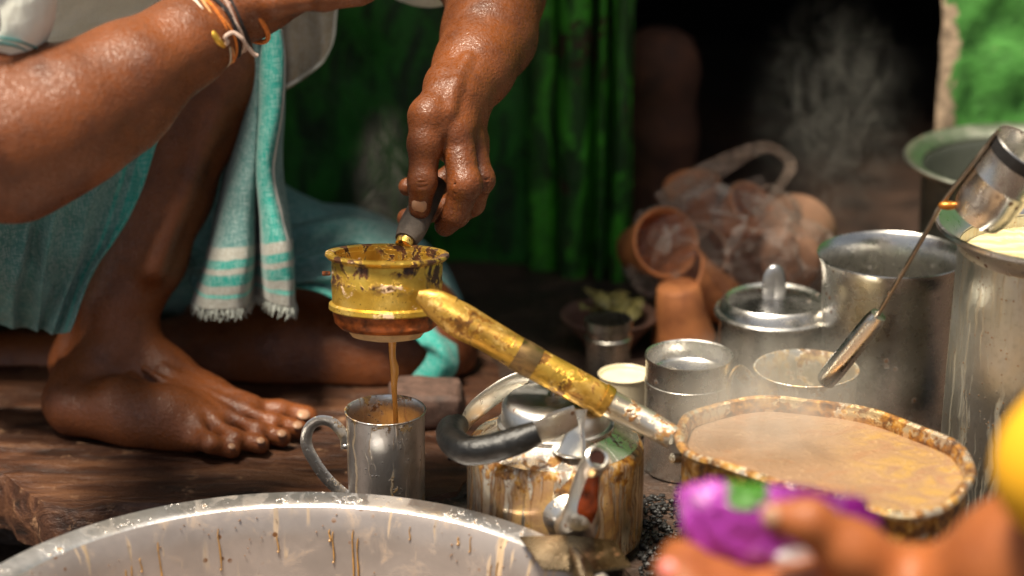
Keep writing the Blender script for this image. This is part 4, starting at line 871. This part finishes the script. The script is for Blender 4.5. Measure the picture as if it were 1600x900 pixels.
# left arm, hand closed on the strainer's grip
fl.chain([(Vector((-.27, 2.40, .50)), .05), c_(690, -110, 2.30, .046), c_(775, -12, 2.225, .043)], .02)
fl.chain([c_(775, -14, 2.225, .0425), c_(764, 55, 2.175, .0405), c_(741, 105, 2.125, .0335), c_(716, 150, 2.088, .0285)], .02)
fl.blob(P(738, 128, 2.085), (.010, .010, .012), .014)
fl.blob(P(690, 125, 2.085), (.012, .012, .013), .016)
fl.chain([c_(706, 150, 2.072, .0225), c_(704, 200, 2.060, .0215), c_(714, 232, 2.064, .0165)], .014)
fl.bone(P(724, 160, 2.088), P(736, 232, 2.090), .0205, .0150, .014)
fl.chain([c_(692, 155, 2.064, .0190), c_(670, 182, 2.044, .0175), c_(664, 226, 2.035, .0142), c_(660, 284, 2.027, .0122), c_(656, 325, 2.029, .0100)], .006)
fl.blob(P(662, 222, 2.030), (.0128, .010, .013), .006); fl.blob(P(660, 283, 2.021), (.0112, .0088, .0105), .005)
fl.bone(P(674, 190, 2.052), P(702, 222, 2.056), .0125, .0110, .012)
I1 = [c_(712, 206, 2.050, .0150), c_(726, 288, 2.025, .0142), c_(713, 334, 2.028, .0118), c_(696, 352, 2.041, .0100)]
I2 = [c_(734, 216, 2.070, .0140), c_(749, 281, 2.054, .0125), c_(738, 318, 2.066, .0110), c_(708, 340, 2.083, .0098)]
I3 = [c_(741, 222, 2.090, .0132), c_(744, 276, 2.086, .0118), c_(704, 322, 2.098, .0104), c_(636, 341, 2.076, .0092)]
I4 = [c_(736, 212, 2.110, .0120), c_(726, 258, 2.116, .0108), c_(682, 288, 2.110, .0094), c_(637, 292, 2.078, .0085)]
for f in (I1, I2, I3, I4):
    fl.chain(f, .0042); fl.blob(f[1][0] + Vector((.001, -.002, .001)), (f[1][1] * 1.04,) * 3, .004); fl.blob(f[0][0] + Vector((0, -.006, .002)), (f[0][1] * .72,) * 3, .008)
for (a, b) in ((P(702, 150, 2.050), P(711, 214, 2.037)), (P(714, 150, 2.060), P(732, 224, 2.055)), (P(726, 150, 2.072), P(746, 218, 2.078))): fl.bone(a, b, .0034, .0046, .006)
for f in (I1, I2):
    q = f[1][0]
    for dz in (-.004, 0, .004): fl.bone(q + Vector((-.008, -.0125, dz)), q + Vector((.008, -.0125, dz)), .0007, .0007, .002, cut=True)
fl.chain([c_(730, 90, 2.087, .003), c_(712, 130, 2.058, .0035), c_(700, 175, 2.040, .0033), c_(690, 205, 2.033, .0028)], .008)
fl.chain([c_(760, 70, 2.140, .003), c_(745, 120, 2.095, .0032), c_(730, 160, 2.068, .0028)], .008)
for yy in (272, 279, 286, 293): fl.bone(P(647, yy, 2.0125), P(673, yy - 2, 2.0125), .0008, .0008, .002, cut=True)
fl.floor(.0006)
up = Flesh((-.80, 1.9, .02), (-.05, 2.62, 1.02), .005)     # the rest of the body: trunk, neck and head above the picture
up.chain([(Vector((-.60, 2.36, .13)), .12), (Vector((-.52, 2.33, .34)), .115), (Vector((-.40, 2.27, .56)), .13), (Vector((-.35, 2.24, .62)), .09)], .05)
up.bone((-.49, 2.10, .60), (-.27, 2.41, .58), .055, .055, .05)
up.bone((-.51, 2.11, .60), P(-100, -130, 2.01), .054, .050, .03); up.bone((-.27, 2.41, .58), (-.27, 2.40, .50), .052, .05, .03)
up.bone((-.34, 2.24, .66), (-.29, 2.21, .76), .052, .05, .03)
hc = Vector((-.245, 2.19, .85)); fd = Vector((.78, -.25, -.45)).normalized(); fs = fd.cross(Vector((0, 0, 1))).normalized(); fu = fs.cross(fd)
def hd_(f, s_, u): return hc + fd * f + fs * s_ + fu * u
up.blob(hc, (.078, .078, .092), .03); up.bone(hd_(.035, 0, -.03), hd_(.055, 0, -.075), .055, .035, .03)
up.bone(hd_(.082, 0, .012), hd_(.104, 0, -.022), .010, .015, .012)
for s_ in (-1, 1):
    up.blob(hd_(-.005, .076 * s_, -.01), (.012, .012, .03), .01); up.blob(hd_(.085, .032 * s_, .012), (.016,) * 3, .012, cut=True)
    up.bone(hd_(.086, .015 * s_, .03), hd_(.075, .05 * s_, .03), .009, .008, .012)
up.bone(hd_(.09, -.02, -.055), hd_(.09, .02, -.055), .010, .010, .006)
body = flesh_obj('body', [fl, up], M['skin'], man)
hair = Flesh((-.40, 2.03, .70), (-.08, 2.35, 1.02), .005); hair.blob(hd_(-.014, 0, .022), (.090, .086, .092), .02); hair.bone(hd_(.13, 0, -.06), hd_(.10, 0, -.02), .055, .06, .02, cut=True)
flesh_obj('hair', [hair], plain('grey_black_hair', (.03, .028, .026), .6, 0, .6, 200, .6), man)
for s_ in (-1, 1): obj('eye', ball(hd_(.074, .032 * s_, .012), .0125), plain('eye_white', (.6, .55, .5), .2), man)
# offsets: children sit in the man's own frame
def tree_shift():
    for ch in man.children: ch.matrix_parent_inverse = Matrix.Translation(-MO)
toe_n = Vector((.15, -.45, .88))
for (x, y, w_, l_) in ((362, 697, .008, .007), (407, 688, .009, .008), (440, 677, .010, .009), (465, 664, .0105, .0095), (474, 647, .0145, .013)):
    q = PZ(x, y, .0172); nail('toenail', q, (.9, -.25, -.3), (.35, -.35, .85), w_, l_, M['nail'], man)
nail('thumbnail', P(655, 321, 2.0198), P(655, 332, 2.02) - P(657, 300, 2.017), (-.1, -1, .18), .0140, .0160, M['nail'], man)
# shirt
M['shirt'] = cloth('cream_shirt', (.80, .80, .70), None, 700, .9, .12)
M['shirt_shaded'] = cloth('shaded_shirt_tail', (.42, .35, .24), None, 700, .95, .3)  # the cream shirt's shadow put into a darker khaki copy
M['lungi'] = cloth('teal_lungi', (.075, .24, .225), [(1, .90, 1.1, (.012, .33, .27))], 900, .92, .35)
M['hem_line'] = plain('teal_stitch', (.04, .22, .22), .8)
sh = Flesh((-.86, 1.84, .10), (-.06, 2.66, .74), .005)
sh.chain([(Vector((-.63, 2.38, .16)), .155), (Vector((-.53, 2.33, .34)), .150), (Vector((-.42, 2.27, .52)), .158), (Vector((-.37, 2.25, .60)), .10)], .06)
sh.bone((-.53, 2.11, .61), P(-42, 2, 1.898), .070, .066, .04); sh.bone((-.27, 2.42, .59), P(668, -78, 2.325), .066, .056, .04)
sho = flesh_obj('shirt', [sh], M['shirt'], man)
me = sho.data; co = np.empty(len(me.vertices) * 3); me.vertices.foreach_get('co', co); co = co.reshape(-1, 3)
for i, p_ in enumerate(co):
    v = Vector(p_); q = Vector((v.x * 16 + v.z * 9, v.y * 10, v.z * 22 - v.x * 14)); d = mnoise.noise(q) * .010 + abs(mnoise.noise(q * 2.1)) * -.008
    co[i] += np.array((d * .3, -d, d * .3))
me.vertices.foreach_set('co', co.astype(np.float32).ravel()); me.update()
obj('sleeve_hem', tube([P(-60, 58, 1.836), P(-20, 57, 1.838), P(20, 62, 1.850), P(55, 74, 1.872), P(75, 84, 1.90)], .0010, 6, 30), M['hem_line'], man)
obj('sleeve_hem', tube([P(-60, 68, 1.837), P(-20, 66, 1.839), P(20, 71, 1.852), P(50, 82, 1.874), P(68, 90, 1.90)], .0010, 6, 30), M['hem_line'], man)
tail, G = sheet([[P(418, -60, 2.340), P(450, -60, 2.330), P(480, -60, 2.345), P(510, -70, 2.330), P(535, -70, 2.345)],
                 [P(425, 40, 2.332), P(452, 40, 2.325), P(480, 36, 2.338), P(505, 30, 2.325), P(524, 24, 2.338)],
                 [P(432, 110, 2.330), P(455, 108, 2.318), P(480, 98, 2.330), P(504, 82, 2.318), P(520, 60, 2.330)],
                 [P(434, 150, 2.322), P(448, 140, 2.315), P(466, 128, 2.322), P(488, 112, 2.315), P(506, 96, 2.322)]], 60, 60, 'shirt_tail', M['shirt_shaded'], man, wrinkle=.006, wscale=30)
hem = [Vector(G[i, -6]) + Vector((0, -.0018, 0)) for i in range(0, 60, 6)] + [Vector(G[-1, j]) for j in range(48, 4, -8)]
obj('shirt_tail_hem', tube(hem, .0016, 8, 60), M['shirt'], man)
# lungi
lg = Flesh((-.86, 2.14, .02), (-.05, 2.62, .40), .005)
lg.chain([(Vector((-.64, 2.35, .18)), .105), (Vector((-.44, 2.345, .285)), .082), (P(300, 60, 2.32), .050)], .04); lg.chain([(Vector((-.64, 2.42, .14)), .11), (Vector((-.34, 2.42, .115)), .080), (P(600, 450, 2.37), .056)], .05)
flesh_obj('lungi', [lg], M['lungi'], man)
lu, G = sheet([[P(-120, 250, 2.03), P(-20, 290, 2.05), P(60, 270, 2.08), P(130, 230, 2.12), P(195, 195, 2.16), P(262, 150, 2.20)],
               [P(-120, 340, 2.06), P(-20, 340, 2.07), P(50, 330, 2.11), P(105, 310, 2.11), P(165, 300, 2.16), P(238, 240, 2.20)],
               [P(-120, 420, 2.09), P(-20, 420, 2.09), P(40, 425, 2.13), P(85, 420, 2.13), P(142, 385, 2.16), P(198, 345, 2.185)],
               [P(-120, 480, 2.15), P(-20, 480, 2.13), P(30, 485, 2.16), P(72, 480, 2.16), P(112, 455, 2.16), P(150, 425, 2.17)],
               [P(-120, 508, 2.20), P(-20, 506, 2.17), P(28, 512, 2.19), P(66, 516, 2.18), P(94, 524, 2.16), P(114, 505, 2.155)]], 110, 90, 'lungi_fold', cloth('teal_lungi_front', (.085, .26, .24), [(0, .86, .885, (.015, .30, .25)), (0, .93, 1.1, (.015, .30, .25))], 900, .92, .3), man, wrinkle=.006, wscale=34, seed=3, pleat=(5.0, .5, .010, .4))
sheet([[P(300, 318, 2.44), P(400, 312, 2.44), P(500, 318, 2.43), P(570, 328, 2.43), P(640, 362, 2.43), P(690, 408, 2.43), P(724, 470, 2.42)],
       [P(300, 350, 2.36), P(400, 352, 2.36), P(500, 348, 2.35), P(570, 350, 2.34), P(640, 388, 2.34), P(686, 430, 2.34), P(722, 500, 2.34)],
       [P(300, 400, 2.30), P(400, 398, 2.31), P(500, 390, 2.30), P(565, 392, 2.30), P(630, 425, 2.29), P(676, 470, 2.29), P(716, 535, 2.30)],
       [P(300, 440, 2.27), P(400, 440, 2.28), P(490, 436, 2.265), P(550, 450, 2.26), P(610, 475, 2.255), P(664, 510, 2.265), P(713, 560, 2.275)],
       [P(300, 465, 2.275), P(400, 455, 2.28), P(480, 450, 2.262), P(535, 474, 2.252), P(600, 502, 2.248), P(650, 532, 2.252), P(708, 582, 2.27)]], 130, 80, 'lungi_drape', M['lungi'], man, wrinkle=.005, wscale=26, seed=8, pleat=(1.2, 3.4, .009, 0))
sheet([[P(640, 512, 2.262), P(665, 510, 2.255), P(690, 525, 2.255), P(714, 540, 2.27)], [P(655, 535, 2.246), P(680, 540, 2.240), P(700, 552, 2.243), P(716, 562, 2.26)], [P(668, 552, 2.245), P(690, 566, 2.238), P(706, 574, 2.24), P(714, 580, 2.25)], [P(640, 594, 2.245), P(668, 592, 2.238), P(690, 592, 2.238), P(706, 592, 2.245)]], 40, 30, 'lungi_hem', cloth('teal_hem', (.012, .36, .30), None, 900, .9, .2), man, wrinkle=.004, wscale=40)
# checked shoulder towel hanging over the knee, with a ragged fringe
TE, WH, GT = (.008, .25, .21), (.31, .30, .26), (.075, .19, .185)
M['towel'] = cloth('checked_towel', GT, [(0, .44, .585, (.05, .14, .16)), (0, .60, .83, TE), (0, .845, .87, (.7, .66, .62)), (1, .755, .805, WH), (1, .805, .838, TE), (1, .838, .862, WH), (1, .862, .905, TE), (1, .905, .94, WH), (1, .94, .955, (.1, .45, .38)), (1, .955, 1.1, WH), ], 1000, .92, .25)  # the dull dark band paints in the shade of the receding fold
tw, G = sheet([[P(330, 20, 2.33), P(372, 25, 2.27), P(402, 34, 2.245), P(414, 34, 2.25), P(418, 38, 2.23), P(438, 46, 2.225), P(442, 60, 2.27)],
               [P(372, 80, 2.31), P(390, 85, 2.26), P(404, 88, 2.245), P(404, 92, 2.268), P(412, 96, 2.22), P(442, 92, 2.22), P(445, 98, 2.27)],
               [P(374, 165, 2.30), P(388, 165, 2.25), P(402, 168, 2.235), P(404, 170, 2.262), P(409, 172, 2.215), P(438, 168, 2.21), P(444, 172, 2.265)],
               [P(350, 265, 2.29), P(366, 265, 2.23), P(396, 268, 2.215), P(402, 268, 2.255), P(403, 268, 2.205), P(424, 265, 2.20), P(442, 262, 2.255)],
               [P(334, 345, 2.27), P(348, 348, 2.21), P(388, 348, 2.20), P(402, 348, 2.248), P(412, 345, 2.19), P(438, 343, 2.187), P(452, 340, 2.245)],
               [P(318, 415, 2.25), P(336, 420, 2.19), P(384, 415, 2.185), P(402, 405, 2.24), P(418, 410, 2.18), P(452, 405, 2.176), P(458, 400, 2.235)],
               [P(300, 470, 2.235), P(322, 484, 2.185), P(376, 482, 2.18), P(398, 462, 2.235), P(426, 474, 2.18), P(456, 482, 2.172), P(460, 470, 2.225)]], 130, 120, 'towel', M['towel'], man, wrinkle=.004, wscale=30, seed=5, thick=.0016)
bm = bmesh.new(); rnd = random.Random(8)
for i in range(2, 129, 1):
    for k in range(2):
        a = Vector(G[i, -1]) + Vector((rnd.uniform(-.001, .001), rnd.uniform(-.001, .001), .001)); L = rnd.uniform(.005, .013)
        tube([a, a + Vector((rnd.uniform(-.002, .002), rnd.uniform(-.003, .001), -L * .55)), a + Vector((rnd.uniform(-.004, .004), rnd.uniform(-.004, .001), -L))], [.0006, .0006, .0003], 5, 5, bm)
fr = obj('fringe', bm, cloth('fringe_thread', (.33, .35, .31)), man); fr['kind'] = 'stuff'
# wrist cords
wa = (P(400, -2, 1.985) - P(300, 60, 1.953)).normalized()
def cord(px, py, Y, r, t, col, tilt=0, name='bracelet'):
    q4 = (wa + Vector((tilt, 0, tilt * .5))).normalized().to_track_quat('Z', 'Y').to_matrix().to_4x4(); C0 = P(px, py, Y)
    pts = [C0 + q4 @ Vector((r * math.cos(a), r * math.sin(a), .0018 * math.sin(3 * a + px))) for a in [2 * math.pi * k / 28 for k in range(29)]]
    return obj(name, tube(pts, t, 8, 90), plain('cord_' + name, col, .8, 0, .35, 300, .4), man)
cord(318, 46, 1.962, 0.0354, 0.0016, (.70, .62, .50)); cord(327, 41, 1.966, 0.0347, 0.0017, (.62, .17, .02)); cord(331, 38, 1.967, 0.0342, 0.0013, (.65, .20, .03)); cord(339, 34, 1.97, 0.0330, 0.0019, (.012, .010, .012)); cord(347, 29, 1.973, 0.0324, 0.0014, (.45, .30, .24)); cord(353, 25, 1.976, 0.0320, 0.0017, (.015, .012, .012)); cord(314, 49, 1.960, .0352, .0013, (.70, .62, .50)); cord(323, 43, 1.964, .0348, .0014, (.58, .30, .12)); cord(343, 31, 1.971, .0328, .0013, (.60, .45, .36)); cord(379, 12, 1.982, 0.0334, 0.0022, (.62, .18, .03))
obj('bracelet_knot', tube([P(334, 52, 1.926), P(342, 62, 1.925), P(348, 70, 1.93), P(356, 66, 1.93), P(352, 58, 1.928), P(364, 51, 1.93), P(378, 60, 1.93), P(386, 72, 1.935), P(396, 84, 1.94), P(402, 87, 1.942)], .0017, 8, 70), plain('cord_end', (.55, .40, .32), .8, 0, .3, 300, .4), man)
obj('bracelet_bead', tube([P(328, 44, 1.928), P(334, 56, 1.925), P(342, 66, 1.926), P(350, 72, 1.93)], [.0022, .0034, .0030, .0020], 10, 30), plain('gold_bead', (.70, .42, .06), .3, .7, .3, 200, .4), man)
tree_shift()

# ------------------------------------------------------------------ customer's hand with a purple packet
cu = thing('person', 'blurred customer arm with yellow sleeve reaching in and gripping a purple packet', 'person', P(1700, 900, 1.3)); CO = Vector(cu.location)
ff = Flesh((-.02 + P(1020, 850, 1.35).x, 1.20, .08), (P(1960, 850, 1.3).x, 1.46, .42), .0022)
ff.chain([c_(1900, 700, 1.27, .045), c_(1740, 800, 1.29, .044), c_(1590, 882, 1.315, .0375), c_(1480, 938, 1.34, .030), c_(1400, 950, 1.355, .029)], .02)
ff.chain([c_(1410, 950, 1.355, .030), c_(1330, 952, 1.36, .032), c_(1230, 950, 1.365, .029)], .02)
ff.chain([c_(1410, 925, 1.352, .027), c_(1330, 862, 1.342, .0182), c_(1265, 814, 1.338, .0118), c_(1212, 806, 1.343, .0092)], .012)
ff.chain([c_(1230, 955, 1.37, .022), c_(1130, 920, 1.365, .0165), c_(1072, 880, 1.37, .0115), c_(1058, 868, 1.378, .0105)], .008)
ff.chain([c_(1240, 975, 1.355, .022), c_(1140, 950, 1.345, .0165), c_(1075, 915, 1.35, .0125), c_(1046, 890, 1.358, .0105)], .008)
ff.chain([c_(1250, 1000, 1.34, .020), c_(1160, 985, 1.33, .0155), c_(1090, 950, 1.335, .0115), c_(1070, 930, 1.34, .0095)], .008)
ff.chain([c_(1290, 925, 1.39, .018), c_(1240, 850, 1.418, .0145), c_(1180, 795, 1.422, .0125), c_(1146, 772, 1.405, .0095)], .008)
flesh_obj('body', [ff], M['skin_fore'], cu)
nail('thumbnail', P(1204, 806, 1.3345), P(1195, 806, 1.34) - P(1225, 810, 1.335), (-.1, -1, .35), .0125, .012, M['nail'], cu)
nail('fingernail', P(1044, 889, 1.3485), P(1035, 880, 1.35) - P(1070, 912, 1.34), (-.2, -1, .3), .011, .011, plain('pink_nail', (.75, .22, .20), .25), cu)
ys = Flesh((P(1500, 700, 1.25).x, 1.16, .22), (P(2020, 700, 1.25).x, 1.42, .52), .003)
ys.chain([c_(1690, 738, 1.262, .032), c_(1740, 700, 1.265, .050), c_(1900, 600, 1.28, .06)], .03)
ys.blob(P(1648, 730, 1.255), (.030, .022, .032), .03)
flesh_obj('sleeve', [ys], plain('yellow_cotton', (.72, .36, .006), .8, 0, .08, 40, .1), cu)
for ch in cu.children: ch.matrix_parent_inverse = Matrix.Translation(-CO)
def packet_mat():
    n = N('purple_foil_packet'); v = n.obj(); f = n.noise(v, 50, 5, .6, .6); q = n.sep(v)
    c = n.mix(n.step(q[0], -.022, .012), (.34, .04, .34), (.13, .002, .12)); c = n.mix(n.math('MULTIPLY', n.step(n.noise(v, 30, 3, .5, .4), .5, .62), n.step(q[0], .01, -.02)), c, (.60, .24, .58))
    def oval(cx, cz, rx, rz):
        a = n.math('DIVIDE', n.math('SUBTRACT', q[0], cx), rx); b = n.math('DIVIDE', n.math('SUBTRACT', q[2], cz), rz)
        return n.step(n.math('ADD', n.math('ADD', n.math('MULTIPLY', a, a), n.math('MULTIPLY', b, b)), n.math('MULTIPLY', n.math('SUBTRACT', n.noise(v, 90, 3), .5), 2.2)), 1.2, .8)
    c = n.mix(oval(.0075, -.0150, .0130, .0140), c, (.90, .88, .92)); c = n.mix(oval(-.024, .0320, .014, .0075), c, (.05, .17, .02))
    return n.bsdf(c, .22, .15, n.bump(f, .7, .008))
pq = P(1222, 836, 1.383)
bm = ball((0, 0, 0), 1, sub=5)
for v in bm.verts:
    d = v.co.normalized(); sgn = lambda t, e: math.copysign(abs(t) ** e, t)
    x, z = sgn(d.x, .62) * .060, sgn(d.z, .62) * .030; y = sgn(d.y, .9) * .017
    k = mnoise.noise(d * 3.1) * .10 + (.4 - abs(mnoise.noise(d * 5.5))) * .16 + (.4 - abs(mnoise.noise(d * 12))) * .05
    z -= x * .10 - (.010 if x < -.01 else 0) * (1 - abs(d.z)) 
    v.co = Vector((x, y, z)) * (1 + k)
pk = thing('purple_packet', 'shiny purple packet with white and green marks in the customer hand', 'packet', pq)
obj('wrapper', bm, packet_mat(), pk, auto=None)

# ------------------------------------------------------------------ steam
def steam(name, c, half, dens, scale, seed, lab, thr=.5, dist=1.6, stretch=.6, soft=.22):
    o = obj(name, box(-1, 1, -1, 1, -1, 1), None, smooth=False, loc=c); o.scale = half
    n = N(name); tc = n.n('ShaderNodeTexCoord'); v = tc.outputs['Object']
    sv = n.vscale(v, (half[0] * scale, half[1] * scale, half[2] * scale * stretch)); ad = n.n('ShaderNodeVectorMath', operation='ADD'); n.put(ad.inputs[0], sv); ad.inputs[1].default_value = (seed, seed * 1.7, seed * .3)
    f = n.noise(ad.outputs[0], 1.0, 7, .68, dist)
    ln = n.n('ShaderNodeVectorMath', operation='LENGTH'); n.put(ln.inputs[0], v); fall = n.step(ln.outputs['Value'], 1.0, .05)
    d = n.math('MULTIPLY', n.math('MULTIPLY', n.step(f, thr, thr + soft), fall), dens)
    vol = n.n('ShaderNodeVolumePrincipled'); vol.inputs['Color'].default_value = (.96, .92, .84, 1); n.put(vol.inputs['Density'], d); vol.inputs['Anisotropy'].default_value = .2
    n.t.links.new(vol.outputs[0], n.out.inputs['Volume']); o.data.materials.append(n.m)
    tag(o, lab, 'steam', kind='stuff'); return o
steam('steam', P(1296, 195, 2.36), (.105, .055, .150), 8.5, 36, 3.1, 'wisps of steam curling in front of the black doorway', .42, 1.5, .8, .26)
steam('steam', P(1230, 590, 1.99), (.135, .06, .060), 30, 20, 8.4, 'soft steam drifting over the mug behind the milk pan', .38, .6, .6, .4)
steam('steam', P(1190, 645, 1.84), (.125, .08, .045), 26, 18, 2.4, 'pale steam lying just above the tea in the pan', .34, .5, .6, .4)
steam('steam', P(610, 285, 2.13), (.045, .03, .085), 12, 28, 5.5, 'thin steam rising behind the strainer grip', .42, .9, .6, .34)
